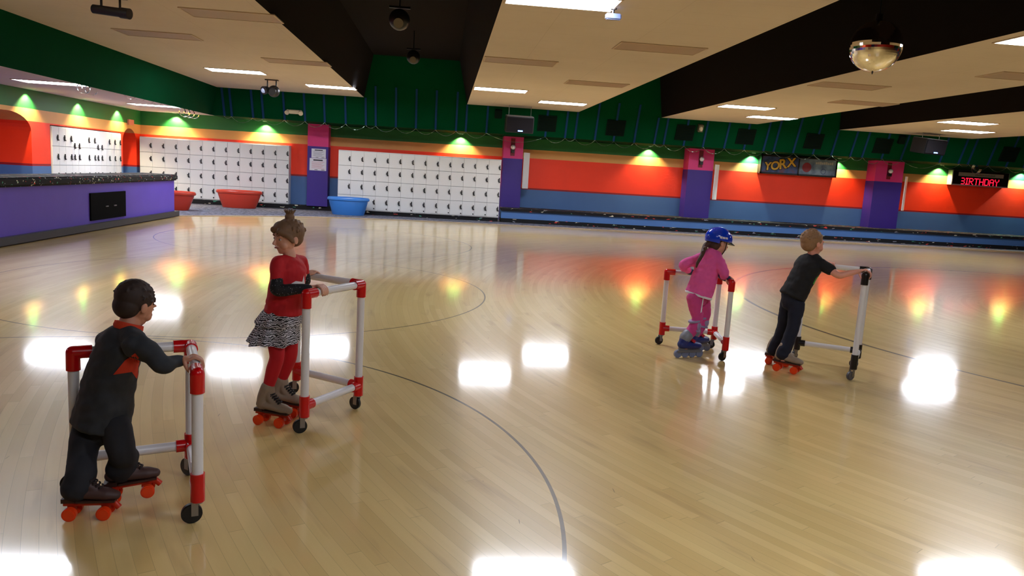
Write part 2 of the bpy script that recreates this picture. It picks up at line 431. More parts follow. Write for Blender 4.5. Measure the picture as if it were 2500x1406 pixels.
# pillars
for i, (x0, x1, yf, zb) in enumerate(((-4.1, -3.49, 23.3, .0), (1.73, 2.33, 23.2, .0), (7.50, 8.30, 23.2, .0), (13.60, 14.54, 23.2, .0), (19.8, 20.75, 23.2, .0))):
    bm = B(); bx(bm, x0, x1, yf, WY, .13 if i == 0 else zb, ZF)
    struct(mesh('pillar', bm, M_pil))
    if 0 < i < 4:
        # white panel set at an angle beside the pillar
        bm = B(); R_ = Matrix.Rotation(radians(48), 3, 'Z')
        box(bm, (x1+.12, yf-.02, 1.56), (.27, .03, 1.08), R_)
        tag(mesh('wall_panel', bm, M_white), ['white upright panel beside the pillar right of the lockers', 'white upright panel beside the middle purple pillar', 'narrow white upright panel beside the farthest right purple pillar'][i-1], 'panel', 'white panels beside pillars')
        # globe lamp on a dark plate
        c = V(((x0+x1)/2-.02, yf, 2.18))
        tt = thing('wall_lamp', ['white globe lamp on the pink pillar under the hanging speaker', 'white globe lamp on the middle pink pillar', 'white globe lamp on the pink pillar left of the birthday sign'][i-1], 'lamp', c, 'globe lamps on the pillars')
        bm = B(); bx(bm, c.x-.065, c.x+.065, yf-.015, yf-.001, 1.98, 2.5); mesh('back_plate', bm, mat('dark_red_plate', (120, 24, 44), .5), tt)
        bm = B(); cyl(bm, (c.x, yf-.01, 2.13), (c.x, yf-.09, 2.13), .05); bx(bm, c.x-.045, c.x+.045, yf-.11, yf-.05, 2.07, 2.17); mesh('lamp_holder', bm, M_dark, tt)
        bm = B(); sph(bm, (c.x, yf-.1, 2.235), .07); mesh('globe', bm, M_bulb, tt, smooth=60)

# ------------------------------------------------------------ bench along the right of the back wall
t_ = thing('bench', 'long low blue bench with black patterned carpet seat along the back wall', 'bench', (12.8, 23.1, 0))
bm = B(); bx(bm, 1.72, RX-.02, 22.52, 23.18, .0, .12); mesh('kick_base', bm, M_conf, t_)
bm = B(); bx(bm, 1.72, RX-.02, 22.56, 23.18, .12, .34); mesh('riser', bm, M_bluerise, t_)
bm = B(); bx(bm, 1.72, RX-.02, 22.50, 23.19, .34, .42)
PX = [(1.73, 2.33), (7.50, 8.30), (13.60, 14.54), (19.8, 20.75)]
for a_, b_ in zip([q[1] for q in PX], [q[0] for q in PX[1:]]+[RX-.02]): bx(bm, a_+.005, b_-.005, 23.19, WY-.005, .0, .42)
mesh('seat', bm, M_conf, t_)

# ------------------------------------------------------------ lockers
def hasp(bm, p, R, s=1.):
    def b(dx, dz, w_, h_, dep=.018): box(bm, p + R @ V((dx*s, -dep/2, dz*s)), (w_*s, dep, h_*s), R)
    b(.0, .0, .022, .11); b(-.018, .012, .03, .022, .03); b(-.014, -.02, .036, .02, .026); b(.004, -.047, .04, .022, .03)
def lockers(name, label, origin, R, wid, cols, rows, z0, z1, depth, handles=None, skip=lambda c, r: False):
    t_ = thing(name, label, 'lockers', origin)
    L = lambda x, y, z: V(origin) + R @ V((x, y, z))
    bm = B(); box(bm, L(wid/2, depth/2+.012, (z0+z1)/2), (wid, depth, z1-z0), R); mesh('carcass', bm, M_locker, t_)
    bm = B(); box(bm, L(wid/2, depth/2+.03, z0/2+.001), (wid-.02, depth-.03, z0-.002), R); mesh('plinth', bm, M_conf, t_)
    cw = wid/cols; rh = (z1-z0-.03)/rows
    # gap backing, visible between the doors
    bm = B(); box(bm, L(wid/2, .009, (z0+z1)/2), (wid-.03, .006, z1-z0-.03), R); mesh('face_frame', bm, M_lockerd, t_)
    dm = None; hm = None; km = None
    for c in range(cols):
        for r_ in range(rows):
            x0 = c*cw; zz = z1-.015-(r_+1)*rh
            bm = B(); box(bm, V((0, 0, 0)), (cw-.0045, .014, rh-.011))
            if dm is None:
                bmesh.ops.bevel(bm, geom=bm.edges[:], offset=.003, segments=1, affect='EDGES')
                dm = mesh('door', bm, M_locker, None); C.objects.unlink(dm)
            else: bm.free()
            d = dm.copy(); C.objects.link(d); d.parent = t_
            d.rotation_euler = R.to_euler(); d.location = R @ V((x0+cw/2, .0, zz+rh/2))
            hx, hz = cw*.40, (rh*.10 if r_ else -rh*.02)
            if handles: hx, hz = handles(c, r_, cw, rh)
            if hm is None:
                b2 = B(); hasp(b2, V((0, -.006, 0)), Matrix.Identity(3), 1.2)
                hm = mesh('hasp', b2, M_hasp, None); C.objects.unlink(hm)
            h = hm.copy(); C.objects.link(h); h.parent = d; h.location = (hx, 0, hz)
            if r_ == rows-1 and not handles:
                b2 = B() if km is None else None
                if km is None:
                    box(b2, V((0, -.016, 0)), (.03, .02, .035)); km = mesh('coin_lock', b2, M_hasp, None); C.objects.unlink(km)
                k_ = km.copy(); C.objects.link(k_); k_.parent = d; k_.location = (hx, 0, -rh*.36)
    return t_
I3 = Matrix.Identity(3)
lockers('locker_bank', 'white locker bank between the corner arch and the pillar with two notices', V((-8.93, 23.38, 0)), I3, 4.28, 12, 4, .135, 1.875, .3)
lockers('locker_bank', 'white locker bank behind the blue tub, standing forward of the wall', V((-3.08, 22.5, 0)), I3, 4.72, 13, 4, .12, 1.83, .5)
RL = Matrix(((0, -1, 0), (1, 0, 0), (0, 0, 1)))       # facing +X: local x runs along +Y, local -y faces the rink
HA = {0: .3, 1: .33, 2: .36, 3: -.1, 4: -.34, 5: .3, 6: .33, 7: -.1, 8: -.35, 9: .1, 10: .2, 11: .28}
def hA(c, r_, cw, rh):
    low = c in (3, 4, 7, 8)
    return HA[c]*cw, (-rh*.42 if (low and r_ == 0) else -.02)
lockers('locker_bank', 'white locker bank on the left wall, seen above the purple counter', V((-9.0, 18.5, 0)), RL, 3.75, 12, 4, .12, 1.9, .3, handles=hA)

# ------------------------------------------------------------ purple counter
t_ = thing('counter', 'purple half wall counter with black patterned top along the rink edge', 'counter', (-6.5, 13., 0))
bm = B(); bx(bm, -6.9, -6.2, 7.0, 18.2, .0, .84); mesh('body', bm, M_purple, t_)
bm = B(); bx(bm, -6.96, -6.14, 6.95, 18.28, .83, .965); bmesh.ops.bevel(bm, geom=bm.edges[:], offset=.03, segments=3, affect='EDGES'); mesh('counter_top', bm, M_conf, t_, smooth=50)
bm = B(); bx(bm, -6.2, -6.12, 6.98, 18.3, .018, .13); bx(bm, -6.9, -6.2, 18.2, 18.28, .018, .13); mesh('base_strip', bm, M_dgrey, t_)
bm = B(); bx(bm, -6.2, -6.175, 13.97, 15.45, .18, .665); mesh('hatch', bm, mat('black_hatch', (5, 4, 5), .9, spec=.08), t_)
bm = B()
for y in (14.55, 14.9): bx(bm, -6.176, -6.16, y, y+.1, .40, .42)
mesh('hatch_handle', bm, M_steel, t_)

# ------------------------------------------------------------ tubs
def tub(c, r_top, r_bot, h, m_, label, sq=1.):
    t_ = thing('tub', label, 'tub', (c[0], c[1], .004), 'plastic tubs on the carpet')
    prof = [(0, 0), (r_bot*.96, 0), (r_bot, .02), (r_top-.045, h-.13), (r_top-.04, h-.10), (r_top, h-.085), (r_top+.01, h-.05), (r_top-.005, h-.015), (r_top-.03, h), (r_top-.06, h-.01), (r_top-.08, h-.10), (r_bot-.03, .05), (0, .05)]
    bm = B(); n = 40; R_ = []
    for r_, z in prof:
        R_.append([bm.verts.new((c[0]+r_*cos(2*pi*i/n), c[1]+sq*r_*sin(2*pi*i/n), z+.004)) for i in range(n)] if r_ else [bm.verts.new((c[0], c[1], z+.004))])
    for a, b in zip(R_, R_[1:]):
        for i in range(n):
            if len(a) == 1: bm.faces.new((a[0], b[i], b[(i+1) % n]))
            elif len(b) == 1: bm.faces.new((a[i], b[0], a[(i+1) % n]))
            else: bm.faces.new((a[i], b[i], b[(i+1) % n], a[(i+1) % n]))
    mesh('bowl', bm, m_, t_, smooth=35)
tub((-5.87, 22.55), .64, .47, .5, M_redtub, 'wide red plastic tub on the carpet in front of the lockers', .55)
tub((-7.02, 20.35), .62, .45, .48, M_redtub, 'red plastic tub half hidden by the end of the purple counter', .55)
tub((-2.70, 22.0), .59, .45, .5, M_bluetub, 'blue plastic tub on the carpet at the corner of the lockers', .55)

# ------------------------------------------------------------ ceiling lights
def clight(x, y, z, label, lit, L_=1.2, W_=.6, grp='recessed ceiling lights'):
    t_ = thing('ceiling_light', label, 'light', (x, y, z), grp)
    bm = B()
    for dx, dy, sx, sy in ((0, -W_/2+.01, L_, .02), (0, W_/2-.01, L_, .02), (-L_/2+.01, 0, .02, W_-.04), (L_/2-.01, 0, .02, W_-.04)):
        box(bm, (x+dx, y+dy, z-.006), (sx, sy, .014))
    mesh('frame', bm, M_frame, t_)
    bm = B(); box(bm, (x, y, z-.005), (L_-.04, W_-.04, .008)); mesh('diffuser', bm, (M_lightb if y > 14 or (y == 8.3 and x > 0) else M_light) if lit else M_unlit, t_)
PL = [('left', [-4.6, -2.87]), ('middle', [1.15, 2.87]), ('right', [6.85, 8.37]), ('far right', [12.3, 13.8])]
for pn, (xa, xb) in PL:
    for y, q in ((8.3, 'nearest the camera'), (17.35, 'second from the back wall')):
        clight(xa, y, ZC, 'lit ceiling light on the %s ceiling panel, %s' % (pn, q), True)
    clight(xb, 19.4, ZC, 'lit ceiling light on the %s ceiling panel, closest to the back wall' % pn, True)
    if pn == 'middle': clight(xb, 1.9, ZC, 'lit ceiling light above the camera on the %s ceiling panel' % pn, True)
    if pn == 'middle': clight(xa, -.4, ZC, 'lit ceiling light behind the camera on the %s ceiling panel' % pn, True)
    clight(xa, 12.85, ZC, 'unlit ceiling light on the left half of the %s ceiling panel' % pn, False)
    clight(xb, 15.05, ZC, 'unlit ceiling light on the right half of the %s ceiling panel, farther one' % pn, False)
    clight(xb, 10.65, ZC, 'unlit ceiling light on the right half of the %s ceiling panel, nearer one' % pn, False)
clight(-7.4, 15.3, ZS, 'lit light on the low side ceiling over the counter, nearer one', True)
clight(-7.4, 20.4, ZS, 'lit light on the low side ceiling close to the corner', True)
clight(-7.4, 10.3, ZS, 'lit light on the low side ceiling outside the left of the photo', True)
clight(-7.4, 5.2, ZS, 'lit light on the low side ceiling left of the camera', True)

# downlights washing the walls
def downlight(p, d, label, col):
    t_ = thing('downlight', label, 'light', p, 'small downlights over the painted walls')
    bm = B(); cyl(bm, p+V((0, 0, .0)), p+V((0, 0, -.012)), .06); mesh('trim_ring', bm, M_white, t_)
    ld = bpy.data.lights.new('bulb', 'SPOT'); ld.energy = SPOT; ld.color = col; ld.spot_size = radians(112); ld.spot_blend = .55; ld.shadow_soft_size = .03
    lo = bpy.data.objects.new('bulb', ld); C.objects.link(lo); lo.parent = t_
    lo.location = V((0, 0, -.02)); lo.rotation_euler = V(d).to_track_quat('-Z', 'Y').to_euler()
names = ['over the left end of the lockers by the corner', 'over the lockers left of the first pillar', 'over the locker bank that stands forward', 'over the wall right of the hanging speaker', 'left of the framed poster', 'behind the right end of the framed poster', 'left of the birthday sign', 'right of the birthday sign']
for i, x in enumerate((-8.0, -5.4, .44, 6.35, 9.7, 12.55, 16.05, 18.95)):
    downlight(V((x, 23.55, ZS if x < -6.48 else ZF)), (0, .12, -1), 'small downlight ' + names[i], (.75, 1., .8) if i in (4, 7) else (1., .84, .5))
for y, nm_ in ((17.5, 'over the wide arch in the left wall'), (19.85, 'over the middle of the left wall lockers'), (22.1, 'over the left wall lockers next to the corner arch')):
    downlight(V((LX+.16, y, ZS)), (-.12, 0, -1), 'small downlight ' + nm_, (1., .84, .5))

# ------------------------------------------------------------ mirror ball
bc = V((4.51, 8.0, 3.02))
t_ = thing('mirror_ball', 'silver mirror ball hanging in the dark ceiling bay', 'mirror ball', bc)
bm = B(); sph(bm, bc, .265, u=56, v=34); mesh('ball', bm, M_mirror, t_)
bm = B(); cyl(bm, bc+V((0, 0, .255)), bc+V((0, 0, .33)), .035); cyl(bm, bc+V((0, 0, .33)), (bc.x, bc.y, ZB-.06), .008, n=10); cyl(bm, (bc.x, bc.y, ZB-.06), (bc.x, bc.y, ZB-.001), .06); mesh('hanger', bm, M_dark, t_)
bm = B(); cyl(bm, bc+V((0, 0, -.262)), bc+V((0, 0, -.29)), .012, .004, n=10); mesh('bottom_pin', bm, M_dark, t_)

# ------------------------------------------------------------ hanging gear
def gear(name, label, cat, parts, loc):
    t_ = thing(name, label, cat, loc)
    for pn, bm, m_ in parts: mesh(pn, bm, m_, t_, smooth=40)
    return t_
c = V((-4.2, 10.1, ZC))
b1 = B(); cyl(b1, c+V((-.1, .03, -.001)), c+V((-.1, .03, -.14)), .014); cyl(b1, c+V((.12, .03, -.001)), c+V((.12, .03, -.14)), .014); box(b1, c+V((0, .03, -.004)), (.4, .06, .008))
b2 = B(); cyl(b2, c+V((-.2, .05, -.14)), c+V((.2, -.05, -.18)), .055); cyl(b2, c+V((.16, -.04, -.176)), c+V((.27, -.067, -.187)), .065)
gear('stage_light', 'dark tubular spotlight hanging from the ceiling at the top left', 'spotlight', [('bracket', b1, M_dark), ('housing', b2, M_dark)], c)
c = V((1.74, 8.45, ZC))
b1 = B(); cyl(b1, c+V((0, 0, -.001)), c+V((0, 0, -.06)), .012); cyl(b1, c+V((0, 0, -.001)), c+V((0, 0, -.012)), .035)
b2 = B(); box(b2, c+V((0.0, -.01, -.09)), (.17, .07, .065)); bmesh.ops.bevel(b2, geom=b2.edges[:], offset=.012, segments=2, affect='EDGES')
gear('security_camera', 'small grey camera under the ceiling beside the big lit light', 'camera', [('mount', b1, M_dark), ('housing', b2, mat('blue_grey_plastic', (90, 100, 130), .35))], c)
c = V((-4.14, 18.7, ZC))
b1 = B(); box(b1, c+V((0, 0, -.01)), (.3, .12, .02)); cyl(b1, c+V((-.1, 0, -.01)), c+V((-.1, 0, -.2)), .015); cyl(b1, c+V((.1, 0, -.01)), c+V((.1, 0, -.2)), .015)
b2 = B(); sph(b2, c+V((.05, 0, -.26)), .135); b3 = B(); cyl(b3, c+V((-.09, -.06, -.24)), c+V((-.15, -.16, -.27)), .08, .095); cyl(b3, c+V((.05, -.10, -.27)), c+V((.05, -.165, -.29)), .08)
b4 = B(); sph(b4, c+V((-.15, -.155, -.27)), .06, (1, .4, 1)); 
gear('effect_light', 'round black disco effect light hanging between two lit ceiling lights', 'effect light', [('yoke', b1, M_dark), ('housing', b2, M_dark), ('lens_hood', b3, M_rubber), ('lens', b4, mat('lens_glass', (150, 160, 190), .1))], c)
for nm_, c in (('nearer one', V((-.75, 11.4, ZB))), ('farther one by the green fascia', V((-.80, 17.2, ZB)))):
    dz = -.85 if nm_ == 'nearer one' else -.55
    b1 = B(); cyl(b1, c+V((0, 0, -.001)), c+V((0, 0, dz+.16)), .012); box(b1, c+V((0, 0, dz+.17)), (.3, .04, .03)); 
    b2 = B(); sph(b2, c+V((0, 0, dz)), .15); b3 = B(); cyl(b3, c+V((0, -.12, dz-.05)), c+V((0, -.18, dz-.08)), .07)
    gear('effect_light', 'round black lamp in the dark left ceiling bay, %s' % nm_, 'effect light', [('yoke', b1, M_dark), ('housing', b2, M_dark), ('lens', b3, mat('dim_lens', (90, 80, 70), .2))], c)

# dark louvred panels on the fascia
def on_fascia(bm, x, z, w_, h_, out=.03):
    p = V((x, fasY(z), z)); nrm = V((0, -(ZC-ZF), -(22.0-YT))).normalized(); a = V((1, 0, 0)); b = a.cross(nrm).normalized()
    b = b if b.z > 0 else -b
    R_ = Matrix((a, -nrm, b)).transposed()
    box(bm, p+nrm*(out/2+.001), (w_, out, h_), R_)
    return p, nrm, R_
vent_names = ['right of the hanging speaker', 'second from it', 'above the middle pillar', 'left of the poster', 'above the framed poster', 'above the farthest right pillar', 'at the right edge of the photo']
for i, x in enumerate((2.83, 4.82, 6.87, 8.7, 10.78, 12.93, 16.97)):
    p = V((x, fasY(2.92), 2.92))
    t_ = thing('vent_panel', 'dark square louvred panel on the green fascia ' + vent_names[i], 'vent', p, 'dark panels on the green fascia')
    bm = B(); _, nrm, R_ = on_fascia(bm, x, 2.92, .54, .46); mesh('frame', bm, M_vent, t_)
    bm = B()
    for k in range(9): box(bm, p+nrm*.036+R_ @ V((0, 0, -.19+k*.047)), (.48, .012, .014), R_)
    mesh('louvre', bm, M_slat, t_)
for x, z, lb in ((1.42, 3.1, 'small dark box on the fascia above the left of the hanging speaker'), (13.42, 3.14, 'small dark box on the fascia left of the right hanging speaker')):
    bm = B(); on_fascia(bm, x, z, .2, .24, .1); bmesh.ops.bevel(bm, geom=bm.edges[:], offset=.01, segments=2, affect='EDGES'); tag(mesh('junction_box', bm, M_vent), lb, 'box')
bm = B(); p, nrm, R_ = on_fascia(bm, -4.22, 2.79, .3, .1, .08)
t_ = thing('emergency_light', 'beige twin headed emergency light on the dark green fascia', 'emergency light', p)
bmesh.ops.bevel(bm, geom=bm.edges[:], offset=.012, segments=2, affect='EDGES')
M_beige = mat('beige_plastic', (196, 186, 160), .5)
mesh('housing', bm, M_beige, t_)
for s in (-1, 1):
    bm = B(); cyl(bm, p+nrm*.06+V((s*.17, 0, .02)), p+nrm*.16+V((s*.19, 0, 0)), .05, .062); mesh('lamp_head', bm, M_beige, t_, smooth=40)
bm = B(); p, nrm, R_ = on_fascia(bm, 7.28, 3.09, .14, .2, .12)
t_ = thing('strobe_box', 'small pale alarm box on the green fascia above the middle pillar', 'alarm', p)
mesh('housing', bm, mat('brown_plastic', (80, 78, 60), .5), t_)
bm = B(); sph(bm, p+nrm*.13, .055, (1, .6, 1.2)); mesh('lens', bm, M_beige, t_, smooth=60)

# hanging speakers
def speaker(c, w_, h_, d_, rz, label):
    t_ = thing('speaker', label, 'speaker', c, 'black speakers hanging in front of the fascia')
    R_ = Matrix.Rotation(rz, 3, 'Z') @ Matrix.Rotation(radians(8), 3, 'X')
    bm = B(); box(bm, c, (w_, d_, h_), R_); bmesh.ops.bevel(bm, geom=bm.edges[:], offset=.015, segments=2, affect='EDGES'); mesh('cabinet', bm, M_dark, t_)
    bm = B(); box(bm, c+R_ @ V((0, -d_/2-.008, 0)), (w_-.05, .016, h_-.06), R_); mesh('grille', bm, M_grille, t_)
    bm = B(); box(bm, c+R_ @ V((0, 0, h_/2+.004)), (w_*.96, d_*.96, .012), R_); mesh('top_board', bm, mat('grey_board', (120, 116, 120), .6), t_)
    bm = B(); box(bm, c+R_ @ V((w_*.02, -d_/2-.02, -h_*.36)), (w_*.17, .012, .03), R_); mesh('badge', bm, M_bled, t_)
    bm = B()
    for s in (-1, 1):
        a = c+R_ @ V((s*w_*.4, 0, h_/2)); cyl(bm, a, (a.x, a.y, ZC-.001), .007, n=8)
    mesh('hanging_rod', bm, M_steel, t_)
speaker(V((1.96, 21.05, 2.79)), .76, .44, .4, radians(2), 'black hanging speaker above the pillar right of the lockers')
speaker(V((13.75, 20.9, 2.93)), .98, .42, .45, radians(24), 'black hanging speaker left of the birthday sign')

# ------------------------------------------------------------ garland strung along the fascia foot
sw = [b for b in bat if b < RX]
def garland(xs, label, y=21.93, z=ZF-.01):
    bm = B(); rnd = random.Random(3)
    for a, b in zip(xs, xs[1:]):
        sag = min(.2, .26*(b-a)); n = 14; P_ = []
        for i in range(n+1):
            u = i/n; P_.append(V((a+(b-a)*u, y, z-sag*4*u*(1-u))))
        for i in range(n):
            d = (P_[i+1]-P_[i]).normalized(); ang = rnd.uniform(0, pi)
            s = V((d.z, 0, -d.x))*cos(ang)*.007+V((0, 1, 0))*sin(ang)*.007; th_ = s.cross(d).normalized()*.0015
            q = [bm.verts.new(P_[j]+e*s+f*th_) for j in (i, i+1) for e in (-1, 1) for f in (-1, 1)]
            for f in ((0, 1, 3, 2), (4, 6, 7, 5), (0, 4, 5, 1), (2, 3, 7, 6), (0, 2, 6, 4), (1, 5, 7, 3)): bm.faces.new([q[k] for k in f])
    tag(mesh('garland', bm, M_garl), label, 'garland')
garland([x for x in sw if x < 19.5], 'thin foil garland strung in swags along the foot of the green fascia')
# shiny spiral streamers
def streamer(p, r_, n, label, dx=.06, wdt=.03, axis=V((1, 0, 0))):
    bm = B(); prev = None; N = n*14; b_ = axis.cross(V((0, 0, 1)))
    for i in range(N+1):
        a = 2*pi*i/14; c = p+axis*dx*i/14+V((0, 0, -r_))+(b_*cos(a)+V((0, 0, 1))*sin(a))*r_
        s = axis*wdt/2; o_ = (b_*cos(a)+V((0, 0, 1))*sin(a))*.002
        q = [bm.verts.new(c-s-o_), bm.verts.new(c+s-o_), bm.verts.new(c+s+o_), bm.verts.new(c-s+o_)]
        if prev:
            for k in range(4): bm.faces.new((prev[k], prev[(k+1) % 4], q[(k+1) % 4], q[k]))
        prev = q
    tag(mesh('streamer', bm, mat('silver_foil', (232, 236, 240), .18, metal=1.)), label, 'streamer', 'silver foil streamers')
streamer(V((-6.50, 14.3, ZF+.005)), .075, 2, 'silver foil spiral streamer hanging from the left fascia by the nearer side ceiling light', .30, .035, V((0, 1, 0)))
streamer(V((-6.50, 19.6, ZF+.005)), .10, 3, 'silver foil spiral streamer hanging at the left fascia near the corner', .34, .06, V((0, 1, 0)))
streamer(V((16.0, 21.97, ZF+.003)), .13, 1, 'curl of silver foil hanging over the birthday sign', .12, .09)
streamer(V((-6.50, 16.2, ZF+.005)), .03, 5, 'thin silver foil spiral streamer along the edge of the left green fascia', .5, .012, V((0, 1, 0)))

# ------------------------------------------------------------ notices on the first pillar
def notice(x0, x1, z0, z1, y, label, red):
    t_ = thing('notice', label, 'notice', ((x0+x1)/2, y, z0), 'white notices on the pillar')
    bm = B(); bx(bm, x0, x1, y-.006, y, z0, z1); mesh('sheet', bm, M_paper, t_)
    bm = B(); w_ = x1-x0; h_ = z1-z0
    bx(bm, x0+w_*.22, x1-w_*.22, y-.008, y-.006, z1-h_*.20, z1-h_*.10)
    bx(bm, x0+w_*.3, x0+w_*.48, y-.008, y-.006, z0+h_*.05, z0+h_*.09); bx(bm, x0+w_*.7, x0+w_*.9, y-.008, y-.006, z0+h_*.05, z0+h_*.09)
    mesh('heading', bm, M_ink, t_)
    bm = B()
    for k in range(7):
        zz = z1-h_*(.28+.085*k); bx(bm, x0+w_*.12, x1-w_*(.12+.08*(k % 3)), y-.008, y-.006, zz-.006, zz)
    mesh('text_lines', bm, M_redink if red else mat('grey_ink', (120, 120, 140), .6), t_)
notice(-3.98, -3.56, 1.56, 1.83, 23.298, 'small white notice with dark heading, upper one on the first pillar', False)
notice(-4.03, -3.54, 1.19, 1.55, 23.296, 'larger white notice with red lines, lower one on the first pillar', True)

# ------------------------------------------------------------ text helper
def text_bm(s, size, extrude, mtx, shear=0., bold=0.):
    cu = bpy.data.curves.new('t', 'FONT'); cu.body = s; cu.size = size; cu.extrude = extrude; cu.shear = shear; cu.offset = bold; cu.align_x = 'CENTER'; cu.align_y = 'CENTER'
    ob = bpy.data.objects.new('t', cu); C.objects.link(ob)
    dg = bpy.context.evaluated_depsgraph_get(); me = bpy.data.meshes.new_from_object(ob.evaluated_get(dg))
    bm = B(); bm.from_mesh(me); bmesh.ops.transform(bm, matrix=mtx, verts=bm.verts); bpy.data.objects.remove(ob)
    return bm
UPR = Matrix(((1, 0, 0, 0), (0, 0, -1, 0), (0, 1, 0, 0), (0, 0, 0, 1)))     # upright, facing the rink (-Y)
# framed poster
px0, px1, pz0, pz1, py = 9.93, 12.47, 1.93, 2.52, 23.5
t_ = thing('framed_poster', 'long framed double poster with graffiti lettering on the wall', 'poster', ((px0+px1)/2, py, pz0))
bm = B(); bx(bm, px0, px1, py, WY-.003, pz0, pz1); mesh('backing', bm, M_dark, t_)
bm = B()
for a in ((px0, px0+.05, pz0, pz1), (px1-.05, px1, pz0, pz1), (px0, px1, pz0, pz0+.05), (px0, px1, pz1-.05, pz1), (11.17, 11.21, pz0, pz1)): bx(bm, a[0], a[1], py-.03, py, a[2], a[3])
mesh('frame', bm, M_dark, t_)
tt = NT('poster_left'); X, Y, Z, P = tt.pos(); n = tt.n('ShaderNodeTexNoise'); n.inputs['Scale'].default_value = 2.6; n.inputs['Detail'].default_value = 3; tt.l(P, n.inputs['Vector'])
cr = tt.n('ShaderNodeValToRGB'); tt.l(n.outputs['Fac'], cr.inputs[0]); e = cr.color_ramp.elements
e[0].position = .35; e[0].color = lin((26, 30, 56)); e[1].position = .68; e[1].color = lin((120, 60, 50)); e2 = cr.color_ramp.elements.new(.5); e2.color = lin((64, 84, 130))
tt.l(cr.outputs[0], tt.b.inputs['Base Color']); tt.b.inputs['Roughness'].default_value = .3
bm = B(); bx(bm, px0+.05, 11.17, py-.012, py-.001, pz0+.05, pz1-.05); mesh('left_print', bm, tt.m, t_)
tt = NT('poster_right'); X, Y, Z, P = tt.pos(); n = tt.n('ShaderNodeTexNoise'); n.inputs['Scale'].default_value = 3.1; n.inputs['Detail'].default_value = 4; tt.l(P, n.inputs['Vector'])
cr = tt.n('ShaderNodeValToRGB'); tt.l(n.outputs['Fac'], cr.inputs[0]); e = cr.color_ramp.elements
e[0].position = .3; e[0].color = lin((60, 70, 96)); e[1].position = .62; e[1].color = lin((140, 158, 176))
tt.l(cr.outputs[0], tt.b.inputs['Base Color']); tt.b.inputs['Roughness'].default_value = .3
bm = B(); bx(bm, 11.21, px1-.05, py-.012, py-.001, pz0+.05, pz1-.05); mesh('right_print', bm, tt.m, t_)
def word(s, xs, zs, sizes, rots, y, m_, name, bold, ex=.004):
    big_ = B()
    for ch, x, z, sz, ro in zip(s, xs, zs, sizes, rots):
        b = text_bm(ch, sz, ex, Matrix.Translation((x, y, z)) @ UPR @ Matrix.Rotation(ro, 4, 'Z'), .1, bold)
        me = bpy.data.meshes.new('x'); b.to_mesh(me); b.free(); big_.from_mesh(me); bpy.data.meshes.remove(me)
    mesh(name, big_, m_, t_)
M_gold = mat('gold_print', (226, 172, 48), .4)
word('YORX', (10.16, 10.40, 10.64, 10.93), (2.15, 2.18, 2.24, 2.31), (.34, .36, .42, .40), (.05, .1, .2, .15), py-.018, M_ink, 'lettering_outline', .028)
word('YORX', (10.16, 10.40, 10.64, 10.93), (2.15, 2.18, 2.24, 2.31), (.34, .36, .42, .40), (.05, .1, .2, .15), py-.024, M_gold, 'graffiti_lettering', .010)
bm = B(); cyl(bm, (11.46, py-.02, 2.2), (11.46, py-.012, 2.2), .15, n=28); mesh('red_shape', bm, mat('maroon_print', (140, 36, 44), .4), t_)
bm = B()
for k in range(32):
    a0 = 2*pi*k/32; a1 = 2*pi*(k+1)/32
    q = [bm.verts.new((12.02+r_*cos(a), py-.016, 2.1+r_*sin(a))) for r_, a in ((.07, a0), (.085, a0), (.085, a1), (.07, a1))]; bm.faces.new(q)
mesh('ring_mark', bm, mat('navy_print', (50, 60, 110), .4), t_)
bm = B()
for k in range(9): bx(bm, 11.75+k*.066, 11.80+k*.066, py-.016, py-.012, 2.32, 2.38+.012*(k % 3))
mesh('print_lettering', bm, mat('pale_print', (196, 190, 184), .4), t_)

# birthday LED sign
sx0, sx1, sz0, sz1, sy = 16.38, 18.36, 1.94, 2.42, 23.46
t_ = thing('led_sign', 'black electronic sign reading BIRTHDAY in red dots on the wall', 'sign', ((sx0+sx1)/2, sy, sz0))
bm = B(); bx(bm, sx0, sx1, sy, WY-.003, sz0, sz1); bmesh.ops.bevel(bm, geom=bm.edges[:], offset=.01, segments=1, affect='EDGES'); mesh('case', bm, mat('silver_case', (170, 160, 160), .4, metal=.4), t_)
bm = B(); bx(bm, sx0+.03, sx1-.03, sy-.012, sy-.001, sz0+.035, sz1-.01); mesh('screen', bm, mat('black_screen', (8, 6, 8), .2), t_)
bm = B(); bx(bm, sx0+.2, sx1-.22, sy-.02, sy-.012, 2.24, 2.36); mesh('name_plate', bm, mat('pale_plate', (150, 140, 132), .5), t_)
bm = B()
for k in range(14): bx(bm, 17.15+k*.05, 17.185+k*.05, sy-.023, sy-.02, 2.27, 2.31+.01*(k % 2))
mesh('plate_lettering', bm, mat('faded_ink', (100, 92, 90), .6), t_)
FONT = {'B': ['11110', '00001', '00001', '01110', '00001', '00001', '11110'], 'I': ['111', '010', '010', '010', '010', '010', '111'], 'R': ['11110', '10001', '10001', '11110', '10100', '10010', '10001'], 'T': ['11111', '00100', '00100', '00100', '00100', '00100', '00100'], 'H': ['10001', '10001', '10001', '11111', '10001', '10001', '10001'], 'D': ['11110', '10001', '10001', '10001', '10001', '10001', '11110'], 'A': ['01110', '10001', '10001', '11111', '10001', '10001', '10001'], 'Y': ['10001', '10001', '01010', '00100', '00100', '00100', '00100']}
FONT['B'] = ['1110', '0001', '0001', '1110', '0001', '0001', '1110']          # the first letter is cut by the scroll
bm = B(); x = 16.72; pt = .031
for ch in 'BIRTHDAY':
    g = FONT[ch]
    for r_, row in enumerate(g):
        for c_, v in enumerate(row):
            if v == '1': cyl(bm, (x+c_*pt, sy-.018, 2.175-r_*pt), (x+c_*pt, sy-.012, 2.175-r_*pt), .014, n=8)
    x += (len(g[0])+.75)*pt
mesh('led_lettering', bm, M_led, t_)
